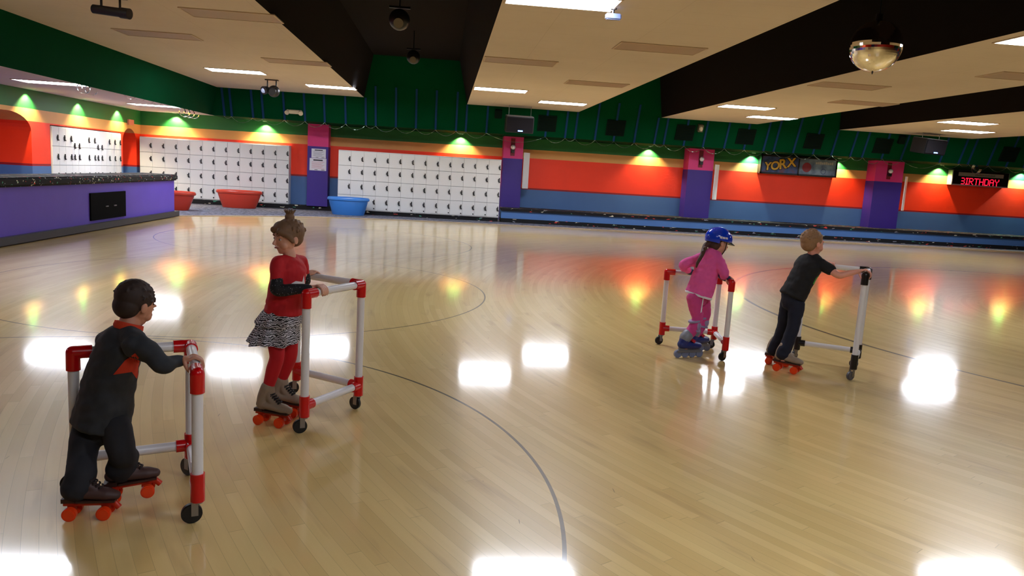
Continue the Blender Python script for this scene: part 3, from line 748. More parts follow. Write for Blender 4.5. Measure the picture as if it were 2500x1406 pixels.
# exit sign like pink plate over the corner arch
bm = B(); bx(bm, LX+.001, LX+.05, 22.75, 23.1, 2.17, 2.32); tag(mesh('exit_plate', bm, mat('pink_plate', (226, 130, 110), .5)), 'small pinkish plate above the narrow corner arch', 'sign')

# ------------------------------------------------------------ skate trainers (PVC walkers)
def walker(N, M_, L_, h, label, mf, tr=.0215, wheel=.036, face=None, mw=None):
    N, M_, L_ = V((*N, 0)), V((*M_, 0)), V((*L_, 0))
    t_ = thing('skate_trainer', label, 'skate trainer', M_, 'pipe skate trainers pushed by the children')
    zt, zl = h-.025, .15; fr_ = tr*1.27
    for i, p in enumerate((N, M_, L_)):
        bm = B(); cyl(bm, p+V((0, 0, .095)), p+V((0, 0, zt)), tr); mesh('post', bm, M_pvc, t_, smooth=40)
        # lower tee
        bm = B(); cyl(bm, p+V((0, 0, .09)), p+V((0, 0, .205)), fr_)
        for q in ((M_,) if i != 1 else (N, L_)):
            d = (q-p).normalized(); cyl(bm, p+V((0, 0, zl)), p+V((0, 0, zl))+d*.062, fr_)
        mesh('tee_fitting', bm, mf, t_, smooth=40)
        # top elbow
        bm = B(); cyl(bm, p+V((0, 0, zt-.075)), p+V((0, 0, zt)), fr_); sph(bm, p+V((0, 0, zt)), fr_)
        for q in ((M_,) if i != 1 else (N, L_)):
            d = (q-p).normalized(); cyl(bm, p+V((0, 0, zt)), p+V((0, 0, zt))+d*.07, fr_)
        mesh('elbow_fitting', bm, mf, t_, smooth=40)
        # caster
        hd = radians([20, -35, 10][i])
        dirv = V((-cos(hd), -sin(hd), 0)) if face is None else V((-cos(face+hd*.4), -sin(face+hd*.4), 0))
        side = V((-dirv.y, dirv.x, 0)); wc = p+dirv*.022+V((0, 0, wheel+.001))
        bm = B(); cyl(bm, p+V((0, 0, .082)), p+V((0, 0, .094)), .02)
        for s in (-1, 1):
            a = p+side*s*.016+V((0, 0, .084)); b = wc+side*s*.016
            d = (b-a); bmq = d.to_track_quat('Z', 'Y').to_matrix()
            R_ = Matrix((dirv, side, V((0, 0, 1)))).transposed()
            box(bm, (a+b)/2, (.026, .003, .058), R_)
        fk = mesh('caster', bm, M_steel, t_)
        bm = B(); cyl(bm, wc-side*.012, wc+side*.012, wheel, n=32); bmesh.ops.bevel(bm, geom=[e for e in bm.edges if e.calc_length() < .02], offset=.004, segments=2, affect='EDGES')
        wo = mesh('wheel', bm, mw or M_rubber, t_, smooth=40); wo.parent = fk; wo.matrix_parent_inverse = Matrix.Identity(4)
    for q in (N, L_):
        for z in (zl, zt):
            d = (q-M_).normalized(); bm = B(); cyl(bm, M_+d*.03+V((0, 0, z)), q-d*.03+V((0, 0, z)), tr); mesh('rail', bm, M_pvc, t_, smooth=40)
    return t_
W1 = ((-.92, 2.94), (-1.09, 3.39), (-1.50, 3.20)); W2 = ((-.695, 4.0), (-.455, 4.42), (-.87, 4.71))
W3 = ((2.41, 6.02), (2.47, 6.46), (2.02, 6.56)); W4 = ((3.27, 5.53), (3.53, 5.93), (3.11, 6.17))
H1, H2, H3, H4 = .635, .785, .69, .86
walker(*W1, H1, 'red and white pipe skate trainer held by the boy in grey', M_redf, wheel=.04)
walker(*W2, H2, 'red and white pipe skate trainer held by the girl in the zebra skirt', M_redf, wheel=.038)
walker(*W3, H3, 'red and white pipe skate trainer pushed by the child in the blue helmet', M_redf)
walker(*W4, H4, 'white pipe skate trainer with black corners pushed by the boy in the black shirt', M_blkf, mw=mat('grey_wheel', (90, 88, 92), .4))

# ------------------------------------------------------------ people
def skin(name, col): return mat(name, col, .5, var=.06, scale=30)
def grip_hand(bm, c, axis, wrist, tr, s=1., side=1, upv=V((0, 0, 1)), fr=.0068):
    """five fingers closed round a pipe at c; wrist = 3D wrist point; side = index finger end along the axis"""
    a = axis.normalized(); w_ = (wrist-c); w_ = (w_-a*w_.dot(a)).normalized()
    u = a.cross(w_).normalized()
    if u.dot(upv) < 0: u = -u
    R_ = tr+fr*s
    def P_(ang, off, rr=R_): return c + a*off + (w_*cos(ang)+u*sin(ang))*rr
    kn = []
    for k in range(4):
        off = (k-1.5)*.0158*s*side*-1
        L_ = (1., 1.08, 1., .82)[k]
        angs = [30, 62, 95, 128, 128+38*L_, 128+70*L_]
        tube(bm, [P_(radians(q), off, R_+(.004 if q < 70 else 0)) for q in angs], [fr*1.15*s, fr*1.15*s, fr*s, fr*s, fr*.95*s, fr*.85*s], k=3, n=10)
        kn.append(P_(radians(35), off, R_+.006))
    # thumb leaves the side of the palm near its base and closes underneath
    off = 2.3*.0158*s*side*-1*-1*-1
    o0 = 1.1*.0158*s*side
    tube(bm, [P_(radians(15), o0*.9, R_+.018), P_(radians(-5), o0*1.5, R_+.008), P_(radians(-40), o0*2.0, R_), P_(radians(-85), o0*2.0, R_)], [fr*1.4*s, fr*1.35*s, fr*1.15*s, fr*s], k=3, n=10)
    # palm
    mid = P_(radians(32), 0, R_+.004); base = mid.lerp(wrist, .62)
    rings = []
    for f, wd, tk in ((0, .031, .010), (.3, .032, .0125), (.65, .027, .0135), (1., .019, .014), (1.25, .017, .0145)):
        p = mid.lerp(base, f); rings.append((p, a*wd*s, u.cross(a).cross(a)*0 + (mid-base).normalized().cross(a).normalized()*tk*s))
    rings_to_mesh(bm, rings, 14)
    tube(bm, [base, wrist], [.0165*s, .018*s], k=2)
def head(bm, c, f, u, s=1.):
    """c = middle of the head, f = where the face points, u = up"""
    f = f.normalized(); r_ = f.cross(u).normalized(); u = r_.cross(f).normalized()
    R_ = Matrix((r_, f, u)).transposed()
    def L_(x, y, z): return c + R_ @ V((x, y, z))*s
    sph(bm, L_(0, -.012, .028), .078*s, (.93, 1.12, .98), R_)
    sph(bm, L_(0, .018, -.005), .066*s, (.98, .98, 1.15), R_)
    sph(bm, L_(0, .030, -.050), .048*s, (.98, .95, .90), R_)
    sph(bm, L_(0, .052, -.078), .020*s, (1.15, .8, .75), R_)              # chin
    for q in (-1, 1):
        sph(bm, L_(q*.033, .050, -.035), .027*s, (1, .8, .9), R_)        # cheeks
        sph(bm, L_(q*.074, -.008, -.008), .022*s, (.35, .75, 1.1), R_)   # ears
        sph(bm, L_(q*.028, .070, .022), .018*s, (1.2, .6, .5), R_)       # brow
    tube(bm, [L_(0, .078, .012), L_(0, .090, -.010), L_(0, .096, -.022)], [.006*s, .008*s, .011*s], k=3, n=10)
    sph(bm, L_(0, .080, -.045), .015*s, (1.2, .5, .28), R_); sph(bm, L_(0, .077, -.053), .014*s, (1.1, .5, .3), R_)
    return R_
def eyes_mouth(t_, c, f, u, s, lip=(150, 70, 66)):
    f = f.normalized(); r_ = f.cross(u).normalized(); u = r_.cross(f).normalized(); R_ = Matrix((r_, f, u)).transposed()
    L_ = lambda x, y, z: c + R_ @ V((x, y, z))*s
    for q in (-1, 1):
        bm = B(); sph(bm, L_(q*.029, .0712, .003), .0118*s, (1.1, .5, .50), R_); e = mesh('eye', bm, mat('eye_white', (220, 214, 208), .2), t_, smooth=60)
        bm = B(); sph(bm, L_(q*.029, .0755, .003), .0062*s, (1, .4, .9), R_); i_ = mesh('iris', bm, mat('iris', (40, 28, 22), .2), t_, smooth=60); i_.parent = e; i_.matrix_parent_inverse = Matrix.Identity(4)
        bm = B(); tube(bm, [L_(q*.014, .080, .022), L_(q*.028, .081, .027), L_(q*.042, .072, .023)], [.0022*s, .0028*s, .0018*s], k=3, n=8); mesh('eyebrow', bm, mat('brow_hair', (90, 62, 44), .8), t_, smooth=60)
    bm = B(); tube(bm, [L_(-.018, .079, -.049), L_(0, .0885, -.048), L_(.018, .079, -.049)], [.003*s, .0052*s, .003*s], k=3, n=10); mesh('lips', bm, mat('lips', lip, .4), t_, smooth=60)
def hair_cap(bm, c, f, u, s=1., back=.0, low=-.02, thick=.008):
    f = f.normalized(); r_ = f.cross(u).normalized(); u = r_.cross(f).normalized(); R_ = Matrix((r_, f, u)).transposed()
    L_ = lambda x, y, z: c + R_ @ V((x, y, z))*s
    sph(bm, L_(0, -.020, .034), (.078+thick)*s, (.95, 1.07, .98), R_, 28, 18)
    sph(bm, L_(0, -.040, .0+low), (.062+thick)*s, (1.0, .85, .95), R_, 24, 14)
    return R_, L_
def torso(bm, J, g, flare=0., drop=0.):
    lat = (J['rs']-J['ls']).normalized(); nk, ch, pv = J['neck'], J['chest'], J['pelvis']
    pv = pv + (pv-ch).normalized()*drop
    pts = smooth_path([nk, ch, pv], 6); rings = []
    prof = J['prof']      # (half width, half depth) along the spine
    n = len(pts)
    for i, p in enumerate(pts):
        f = i/(n-1)*(len(prof)-1); k = min(int(f), len(prof)-2); q = f-k
        wd = prof[k][0]*(1-q)+prof[k+1][0]*q; dp = prof[k][1]*(1-q)+prof[k+1][1]*q
        tt = (pts[min(n-1, i+1)]-pts[max(0, i-1)]).normalized()
        l_ = (lat-tt*lat.dot(tt)).normalized(); d = tt.cross(l_).normalized()
        off = d*0
        fl = flare*max(0., i/(n-1)-.55)/.45
        rings.append((p+off, l_*(wd+g+fl), d*(dp+g+fl)))
    c0 = rings[0]; rings.insert(0, (c0[0]+(pts[0]-pts[1]).normalized()*.012, c0[1]*.7, c0[2]*.7))
    c1 = rings[-1]; rings.append((c1[0]+(pts[-1]-pts[-2]).normalized()*(.006 if flare else .02), c1[1]*(.93 if flare else .75), c1[2]*(.93 if flare else .75)))
    rings_to_mesh(bm, rings, 24)
def quad_skate(t_, ank, toe, lace_m, boot_m, ground=.0, s=1., sh=1., up_=V((0, 0, 1)), knee=None, pitch=0.):
    f = V((toe[0], toe[1], 0)).normalized(); r_ = f.cross(V((0, 0, 1)))
    R0 = Matrix((r_, f, V((0, 0, 1)))).transposed() @ Matrix.Rotation(pitch, 3, 'X')
    o = V((ank.x, ank.y, ground)) - f*.0
    L_ = lambda x, y, z: o + R0 @ V((x, y, z))*s
    bm = B(); UPv = R0 @ V((0, 0, 1))
    tube(bm, [L_(0, -.045, .112), L_(0, .0, .108), L_(0, .05, .104), L_(0, .10, .098), L_(0, .135, .092)], [.031*s, .034*s, .034*s, .034*s, .024*s], flat=.78, ref=R0 @ V((0, 0, 1)), k=4)
    tube(bm, [L_(0, -.028, .108), L_(0, -.024, .15), ank+V((0, 0, .03))], [.036*s*sh, .036*s*sh, .038*s*sh], k=4)
    tube(bm, [L_(0, .06, .112), L_(0, .02, .145), ank+V((0, 0, .02))+f*.008], [.025*s, .028*s, .03*s], k=4)
    bt = remesh('roller_skate', bm, boot_m, t_, .004, 4)
    def sub(nm_, bm, m_, sm=40):
        q = mesh(nm_, bm, m_, t_, smooth=sm); q.parent = bt; q.matrix_parent_inverse = Matrix.Identity(4); return q
    bm = B(); box(bm, L_(0, -.045, .079), (.05*s, .052*s, .018*s), R0); box(bm, L_(0, .06, .075), (.06*s, .15*s, .008*s), R0); sub('sole', bm, mat('dark_brown_sole', (60, 30, 22), .5))
    bm = B(); box(bm, L_(0, .035, .062), (.035*s, .2*s, .012*s), R0)
    for y in (-.035, .095):
        cyl(bm, L_(-.05, y, .028), L_(.05, y, .028), .006*s, n=10); box(bm, L_(0, y, .045), (.03*s, .03*s, .03*s), R0)
    cyl(bm, L_(0, .125, .062), L_(0, .145, .038), .013*s, n=14)
    sub('plate', bm, M_orplate)
    for y in (-.035, .095):
        for x in (-.036, .036):
            bm = B(); cyl(bm, L_(x-.015, y, .028), L_(x+.015, y, .028), .028*s, n=28); bmesh.ops.bevel(bm, geom=[e for e in bm.edges if e.calc_length() < .02], offset=.005*s, segments=2, affect='EDGES')
            sub('wheel', bm, M_orwheel)
    if lace_m:
        bm = B()
        for k in range(6):
            u_ = k/5; c_ = L_(0, .075-.055*u_, .127+.05*u_); w_ = (.017+.004*u_)*s
            a = c_ - r_*w_; b = c_ + r_*w_; mid = c_+f*.010*s+V((0, 0, .010*s))
            tube(bm, [a, mid, b+V((0, 0, .008))], .0034*s, k=3, n=8)
            tube(bm, [a+V((0, 0, .008)), mid, b], .0034*s, k=3, n=8)
        sub('laces', bm, lace_m, 60)
    return bt

# ---- boy in grey, bottom left
K = thing('person', 'young boy in a dark grey pullover with orange collar pushing a trainer', 'person', (-1.38, 3.1, 0))
J = dict(neck=at(309, 812, 3.13), chest=at(278, 890, 3.13), pelvis=at(250, 1018, 3.12), ls=at(262, 832, 3.24), rs=at(334, 842, 3.03),
         prof=[(.066, .058), (.108, .078), (.112, .084), (.108, .088), (.108, .088), (.106, .088)])
hc = at(330, 744, 3.16); hf = V((.47, .80, -.40)); hu = V((.20, .25, 1.))
skn = skin('skin_warm', (196, 136, 108))
top_axis = (V((*W1[0], 0))-V((*W1[1], 0))).normalized()
gr_c = V((*W1[1], H1-.025)).lerp(V((*W1[0], H1-.025)), .70)
wr = gr_c + V((-.065, -.018, .022)); el = at(402, 893, 3.0)
lrail = (V((*W1[2], 0))-V((*W1[1], 0))).normalized(); gl_c = V((*W1[1], H1-.025)).lerp(V((*W1[2], H1-.025)), .42)
wl = gl_c + V((-.02, -.06, .03)); ll = at(300, 880, 3.30)
bm = B(); torso(bm, J, -.012)
tube(bm, [J['chest'], J['neck'], hc-hu*.04], [.05, .042, .040])
head(bm, hc, hf, hu, .90)
for s_, e_, w_ in ((J['rs'], el, wr), (J['ls'], ll, wl)): tube(bm, [s_, e_, w_], [.030, .023, .0165])
grip_hand(bm, gr_c, top_axis, wr, .024, .95, 1); grip_hand(bm, gl_c, lrail, wl, .024, .95, -1)
hipL, hipR = at(216, 1040, 3.12), at(284, 1036, 3.06)
anL, anR = V((-1.375, 2.97, .15)), V((-1.255, 3.08, .19))
knL, knR = at(200, 1118, 3.05), at(296, 1102, 3.04)
for h_, k_, a_ in ((hipL, knL, anL), (hipR, knR, anR)): tube(bm, [h_-V((0, 0, .03)), k_, a_, a_-V((0, 0, .05))], [.044, .036, .028, .026])
remesh('body', bm, skn, K, .0032, 5)
tt = NT('grey_pullover'); tt.b.inputs['Roughness'].default_value = .8
X, Y, Z, P = tt.pos()
nz = tt.n('ShaderNodeTexNoise'); nz.inputs['Scale'].default_value = 60; tt.l(P, nz.inputs['Vector'])
tt.l(tt.mix(nz.outputs['Fac'], lin((36, 39, 43)), lin((46, 48, 53))), tt.b.inputs['Base Color'])
bm = B(); torso(bm, J, .005, .018, .032)
tube(bm, [J['rs']+V((-.01, 0, .0)), J['rs'].lerp(el, .5)+V((.0, 0, .008)), el, wr.lerp(el, .35), wr.lerp(gr_c, .22)], [.048, .043, .035, .030, .0235], k=6)
tube(bm, [J['ls'], ll, wl.lerp(gl_c, .2)], [.048, .038, .026], k=6)
tube(bm, [J['ls'], J['neck']-V((0, 0, .01)), J['rs']], [.046, .050, .046])
remesh('pullover', bm, tt.m, K, .006, 8, wr=.006, wscale=14)
bm = B()
n_ = (hc-J['neck']).normalized(); a_ = n_.orthogonal().normalized(); b_ = n_.cross(a_); cc = J['neck']+n_*.022
VS = []
for i in range(32):
    a = 2*pi*i/32; d = a_*cos(a)+b_*sin(a)
    VS.append([bm.verts.new(cc+d*r_+n_*h_) for r_, h_ in ((.052, -.012), (.057, .0), (.055, .018), (.049, .019), (.048, -.01))])
for i in range(32):
    A, D = VS[i], VS[(i+1) % 32]
    for k in range(5): bm.faces.new((A[k], D[k], D[(k+1) % 5], A[(k+1) % 5]))
mesh('collar', bm, mat('orange_knit', (206, 58, 22), .8), K, smooth=60)
# orange side panel under the arm
def patch(name, parent, pts, depth_off, m_, th_=.006):
    """small cloth panel lying on the garment: polygon of photo points projected on the garment's surface"""
    src = [c_ for c_ in parent.children if c_.name.startswith(depth_off)][0]
    bpy.context.view_layer.update()
    from mathutils.bvhtree import BVHTree
    bvh = BVHTree.FromPolygons([v.co.copy() for v in src.data.vertices], [p.vertices[:] for p in src.data.polygons])
    bm = B(); f_ = bm.faces.new([bm.verts.new((x, 0, -y)) for x, y in pts])
    bmesh.ops.triangulate(bm, faces=bm.faces[:]); bmesh.ops.subdivide_edges(bm, edges=bm.edges[:], cuts=7, use_grid_fill=True)
    bad = []
    for v in bm.verts:
        x, y = v.co.x, -v.co.z
        d = (rt*((x-1250)/FPX) + up*(-(y-703)/FPX) + fw).normalized()
        loc, nr, i_, ds = bvh.ray_cast(EYE, d)
        if loc is None: bad.append(v)
        else: v.co = loc - d*.003
    bmesh.ops.delete(bm, geom=bad, context='VERTS')
    if not bm.faces: bm.free(); return
    return mesh(name, bm, m_, parent, smooth=60)
patch('side_panel', K, [(330, 862), (348, 884), (334, 925), (322, 908), (276, 915), (305, 880)], 'pullover', mat('orange_panel', (196, 50, 18), .8))
M_dkpant = mat('dark_tracksuit', (32, 32, 38), .85, var=.1, scale=14)
bm = B()
tube(bm, [J['pelvis']+V((0, 0, .03)), J['pelvis']-V((0, 0, .05))], [.098, .092], flat=.8, ref=(J['rs']-J['ls']).cross(V((0, 0, 1))).normalized())
for h_, k_, a_ in ((hipL, knL, anL), (hipR, knR, anR)): tube(bm, [h_+V((0, 0, .0)), h_.lerp(k_, .5), k_, a_.lerp(k_, .3), a_-V((.018, 0, .035))], [.057, .060, .054, .056, .058], k=5)
remesh('tracksuit_trousers', bm, M_dkpant, K, .006, 8, wr=.006, wscale=11)
bm = B(); R_, L_ = hair_cap(bm, hc, hf, hu, .90, low=-.012, thick=.004)
for k in range(140):
    a = random.uniform(0, 2*pi); e = random.uniform(-.1, 1.45); d = R_ @ V((cos(e)*cos(a), cos(e)*sin(a)*1.1, sin(e)))
    p = L_(0, -.020, .034)+d*.072
    if (p-hc).dot(hf.normalized()) > .055 and (p-hc).dot(hu.normalized()) < .05: continue
    tube(bm, [p-d*.006, p+d*.004+V((0, 0, -.004))], [.0055, .003], k=1, n=6)
remesh('hair', bm, mat('dark_brown_hair', (46, 30, 24), .7, var=.2, scale=80), K, .0035, 3)
eyes_mouth(K, hc, hf, hu, .90)
M_tan = mat('tan_suede', (150, 132, 112), .7, var=.08, scale=40)
quad_skate(K, V((anL.x, anL.y, .155)), (.97, .10), mat('brown_laces', (40, 24, 20), .7), mat('dark_tan_boot', (70, 44, 40), .6), 0., .95, sh=.75)
quad_skate(K, V((anR.x, anR.y, .20)), (.95, .3), MATS['brown_laces'], MATS['dark_tan_boot'], .03, .95, sh=.75, pitch=.10)

# ---- girl in red with zebra skirt
K = thing('person', 'young girl in a red top and zebra print skirt looking to the left', 'person', (-.88, 4.2, 0))
D2 = 4.2
J = dict(neck=at(708, 632, D2), chest=at(703, 680, D2), pelvis=at(692, 762, D2), ls=at(735, 638, D2+.10), rs=at(677, 642, D2-.08),
         prof=[(.066, .050), (.104, .076), (.102, .084), (.096, .084), (.094, .080), (.092, .078)])
hc = at(703, 580, D2); hf = V((-.72, -.66, -.12)); hu = V((.10, 0, 1.))
skn = skin('skin_fair', (222, 166, 142))
ax = (V((*W2[1], 0))-V((*W2[0], 0))).normalized(); g1 = V((*W2[0], H2-.025)).lerp(V((*W2[1], H2-.025)), .24)
ax2 = (V((*W2[1], 0))-V((*W2[2], 0))).normalized(); g2 = V((*W2[2], H2-.025)).lerp(V((*W2[1], H2-.025)), .26)
w1 = g1+V((-.065, -.01, .016)); e1 = at(676, 708, D2-.15); w2_ = g2+V((-.045, -.05, .02)); e2_ = at(744, 684, D2+.14)
bm = B(); torso(bm, J, -.012)
tube(bm, [J['chest'], J['neck'], hc-hu*.045], [.045, .034, .034]); head(bm, hc, hf, hu, .90)
for s_, e_, w_ in ((J['rs'], e1, w1), (J['ls'], e2_, w2_)): tube(bm, [s_, e_, w_], [.027, .020, .017])
grip_hand(bm, g1, ax, w1, .024, .92, 1); grip_hand(bm, g2, ax2, w2_, .024, .92, -1)
hpN, hpF = at(672, 790, D2-.03), at(706, 790, D2+.05)
knN, knF = at(676, 872, D2-.06), at(708, 868, D2+.06)
anN, anF = at(654, 948, D2-.07), at(688, 926, D2+.10)
for h_, k_, a_ in ((hpN, knN, anN), (hpF, knF, anF)): tube(bm, [h_, k_, a_, a_-V((0, 0, .05))], [.046, .034, .026, .026])
remesh('body', bm, skn, K, .0034, 5)
M_tights = mat('red_tights', (196, 10, 30), .7, var=.06, scale=20)
bm = B()
for h_, k_, a_ in ((hpN, knN, anN), (hpF, knF, anF)): tube(bm, [h_, h_.lerp(k_, .6), k_, k_.lerp(a_, .4), a_], [.054, .047, .040, .040, .030])
remesh('tights', bm, M_tights, K, .005, 5)
M_redtop = mat('red_top', (190, 12, 28), .75, var=.08, scale=12)
bm = B(); torso(bm, J, .004, .016, .0)
for s_, e_ in ((J['rs'], e1), (J['ls'], e2_)): tube(bm, [s_, s_.lerp(e_, .35), s_.lerp(e_, .62)], [.038, .037, .035])
tube(bm, [J['ls'], J['neck']-V((0, 0, .012)), J['rs']], [.036, .040, .036])
remesh('top', bm, M_redtop, K, .0055, 7, wr=.004, wscale=18)
tt = NT('black_spotted_sleeve'); tc = tt.n('ShaderNodeTexCoord'); vo = tt.n('ShaderNodeTexVoronoi'); vo.inputs['Scale'].default_value = 90; tt.l(tc.outputs['Object'], vo.inputs['Vector'])
tt.l(tt.mix(tt.math('LESS_THAN', vo.outputs['Distance'], .16), lin((16, 14, 18)), lin((150, 150, 160))), tt.b.inputs['Base Color']); tt.b.inputs['Roughness'].default_value = .8
for s_, e_, w_ in ((J['rs'], e1, w1), (J['ls'], e2_, w2_)):
    bm = B(); tube(bm, [s_.lerp(e_, .30), s_.lerp(e_, .65), e_, w_.lerp(e_, .5), w_+(w_-e_).normalized()*.004], [.031, .033, .034, .031, .023])
    remesh('sleeve', bm, tt.m, K, .005, 5, wr=.003, wscale=22)
patch('belly_print', K, [(708, 694), (722, 686), (738, 688), (742, 672), (745, 700), (738, 706), (722, 702)], 'top', mat('white_print', (226, 224, 230), .7))
tt = NT('zebra_cloth'); tc = tt.n('ShaderNodeTexCoord'); wv = tt.n('ShaderNodeTexWave', wave_type='BANDS', bands_direction='Z'); wv.inputs['Scale'].default_value = 30; wv.inputs['Distortion'].default_value = 9.; wv.inputs['Detail'].default_value = 2.; wv.inputs['Detail Scale'].default_value = 1.6
tt.l(tc.outputs['Object'], wv.inputs['Vector']); tt.l(tt.mix(tt.math('GREATER_THAN', wv.outputs['Fac'], .5), lin((22, 20, 26)), lin((206, 204, 214))), tt.b.inputs['Base Color']); tt.b.inputs['Roughness'].default_value = .7
bm = B(); n = 72
wc = at(694, 738, D2)
ax_l = (J['rs']-J['ls']).normalized(); ax_l.z = 0; ax_l.normalize(); ax_d = V((-ax_l.y, ax_l.x, 0))
prof = [(.0, .080, .066, .0), (-.03, .098, .084, .003), (-.075, .118, .104, .006), (-.115, .132, .118, .010), (-.125, .128, .114, .010), (-.118, .115, .100, .006), (-.15, .122, .108, .008), (-.19, .134, .120, .011), (-.225, .142, .128, .014), (-.222, .134, .120, .012), (-.10, .082, .070, .0), (-.01, .072, .058, .0)]
RR = []
for dz, a_, b_, rf in prof:
    c_ = wc + V((-.055*abs(dz)/.22, 0, dz))
    RR.append([bm.verts.new(c_ + ax_l*(a_+rf*sin(i*2*pi/n*9+dz*8))*cos(2*pi*i/n) + ax_d*(b_+rf*sin(i*2*pi/n*9+dz*8))*sin(2*pi*i/n) + V((0, 0, .006*sin(i*2*pi/n*4)))) for i in range(n)])
for A, D in zip(RR, RR[1:]+RR[:1]):
    for i in range(n): bm.faces.new((A[i], A[(i+1) % n], D[(i+1) % n], D[i]))
mesh('skirt', bm, tt.m, K, smooth=60)
M_hair2 = mat('light_brown_hair', (122, 92, 68), .65, var=.25, scale=70)
bm = B(); R_, L_ = hair_cap(bm, hc, hf, hu, .90, low=.0, thick=.004)
sph(bm, L_(0, .035, .062), .05, (1.25, .8, .8), R_)
for q in (-1, 1): tube(bm, [L_(q*.035, .072, .055), L_(q*.066, .040, .03), L_(q*.074, .012, -.012)], [.018, .018, .010])
kn = L_(0, -.02, .126); sph(bm, kn, .024, (1.1, 1.1, .9))
for k in range(14):
    a = 2*pi*k/14; d = V((cos(a)*.8, sin(a)*.8, .9)).normalized(); tube(bm, [kn, kn+d*.022, kn+d*.03+V((cos(a)*.012, sin(a)*.012, .008+.014*random.random()))], [.010, .006, .003], k=2, n=6)
for k in range(60):
    a = random.uniform(0, 2*pi); e = random.uniform(0, 1.4); d = R_ @ V((cos(e)*cos(a), cos(e)*sin(a)*1.1, sin(e))); p = L_(0, -.02, .034)+d*.073
    tube(bm, [p, p+d*.006-V((0, 0, .014))], [.006, .003], k=1, n=6)
remesh('hair', bm, M_hair2, K, .0035, 2)
eyes_mouth(K, hc, hf, hu, .90, (170, 70, 80))
quad_skate(K, V((anN.x, anN.y, .18)), (.86, -.32), mat('black_laces', (18, 16, 18), .7), M_tan, 0., 1.)
quad_skate(K, V((anF.x, anF.y, .18)), (.86, -.30), MATS['black_laces'], M_tan, 0., 1.)

# ---- child in pink with blue helmet
K = thing('person', 'child in a pink hooded tracksuit and blue helmet pushing a trainer', 'person', (2.1, 6.1, 0))
D3 = 6.2
J = dict(neck=at(1742, 618, D3), chest=at(1728, 655, D3), pelvis=at(1706, 718, D3), ls=at(1708, 630, D3+.06), rs=at(1757, 640, D3-.07),
         prof=[(.062, .050), (.100, .074), (.104, .080), (.100, .080), (.098, .080), (.098, .082)])
hc = at(1754, 592, D3); hf = V((.95, .24, -.20)); hu = V((.18, .05, 1.))
axr = (V((*W3[0], 0))-V((*W3[1], 0))).normalized(); g1 = V((*W3[1], H3-.025)).lerp(V((*W3[0], H3-.025)), .80)
axl = (V((*W3[2], 0))-V((*W3[1], 0))).normalized(); g2 = V((*W3[1], H3-.025)).lerp(V((*W3[2], H3-.025)), .52)
w1 = g1+V((-.055, .0, .03)); e1 = at(1768, 668, D3-.14); w2_ = g2+V((-.045, -.04, .02)); e2_ = at(1668, 648, D3+.06)
M_glove = mat('navy_wrist_guard', (30, 32, 78), .6)
bm = B(); torso(bm, J, -.012)
tube(bm, [J['chest'], J['neck'], hc-hu*.04], [.045, .036, .036]); head(bm, hc, hf, hu, .98)
for s_, e_, w_ in ((J['rs'], e1, w1), (J['ls'], e2_, w2_)): tube(bm, [s_, e_, w_], [.027, .020, .017])
grip_hand(bm, g1, axr, w1, .024, .92, 1); grip_hand(bm, g2, axl, w2_, .024, .92, -1)
hpN, hpF = at(1694, 730, D3-.04), at(1716, 726, D3+.06)
knN, knF = at(1703, 778, D3-.08), at(1722, 768, D3+.10)
anN, anF = at(1676, 832, D3-.12), at(1698, 826, D3+.12)
for h_, k_, a_ in ((hpN, knN, anN), (hpF, knF, anF)): tube(bm, [h_, k_, a_, a_-V((0, 0, .05))], [.048, .036, .028, .028])
remesh('body', bm, skn, K, .004, 5)
M_pink = mat('pink_fleece', (232, 92, 168), .85, var=.1, scale=25)
M_pinkp = mat('pink_trousers', (206, 66, 138), .8, var=.1, scale=25)
bm = B(); torso(bm, J, .010, .010)
for s_, e_, w_ in ((J['rs'], e1, w1), (J['ls'], e2_, w2_)): tube(bm, [s_, s_.lerp(e_, .5), e_, w_.lerp(e_, .2)], [.046, .044, .042, .030])
tube(bm, [J['ls'], J['neck']-V((0, 0, .005)), J['rs']], [.042, .050, .042])
tube(bm, [J['neck']+V((-.02, -.02, .02)), J['neck']+V((-.055, -.035, -.01)), J['neck']+V((-.07, -.03, -.06))], [.04, .045, .03])     # hood hanging on the back
remesh('hoodie', bm, M_pink, K, .006, 6, wr=.006, wscale=16)
bm = B(); pv = J['pelvis']; rr = []
lat = (J['rs']-J['ls']).normalized(); tt_ = (pv-J['chest']).normalized(); l_ = (lat-tt_*lat.dot(tt_)).normalized(); d_ = tt_.cross(l_)
VS = []
for i in range(36):
    a = 2*pi*i/36; d = l_*cos(a)*.118+d_*sin(a)*.102; cc = pv+tt_*.006
    VS.append([bm.verts.new(cc+d*q+tt_*h_) for q, h_ in ((1., -.008), (1.03, 0), (1., .010), (.94, .010), (.94, -.008))])
for i in range(36):
    A, D = VS[i], VS[(i+1) % 36]
    for k in range(5): bm.faces.new((A[k], D[k], D[(k+1) % 5], A[(k+1) % 5]))
mesh('white_hem', bm, mat('white_cloth', (232, 226, 236), .8), K, smooth=60)
bm = B(); tube(bm, [pv+V((0, 0, .03)), pv-V((0, 0, .04))], [.090, .086], flat=.82, ref=V((1, .3, 0)))
for h_, k_, a_ in ((hpN, knN, anN), (hpF, knF, anF)): tube(bm, [h_+V((0, 0, .01)), h_.lerp(k_, .5), k_, a_.lerp(k_, .45), a_+V((0, 0, .04))], [.064, .058, .046, .046, .044])
remesh('trousers', bm, M_pinkp, K, .006, 5, wr=.004, wscale=18)
patch('trouser_piping', K, [(1718, 712), (1721, 712), (1713, 762), (1710, 764)], 'trousers', MATS['white_cloth'])
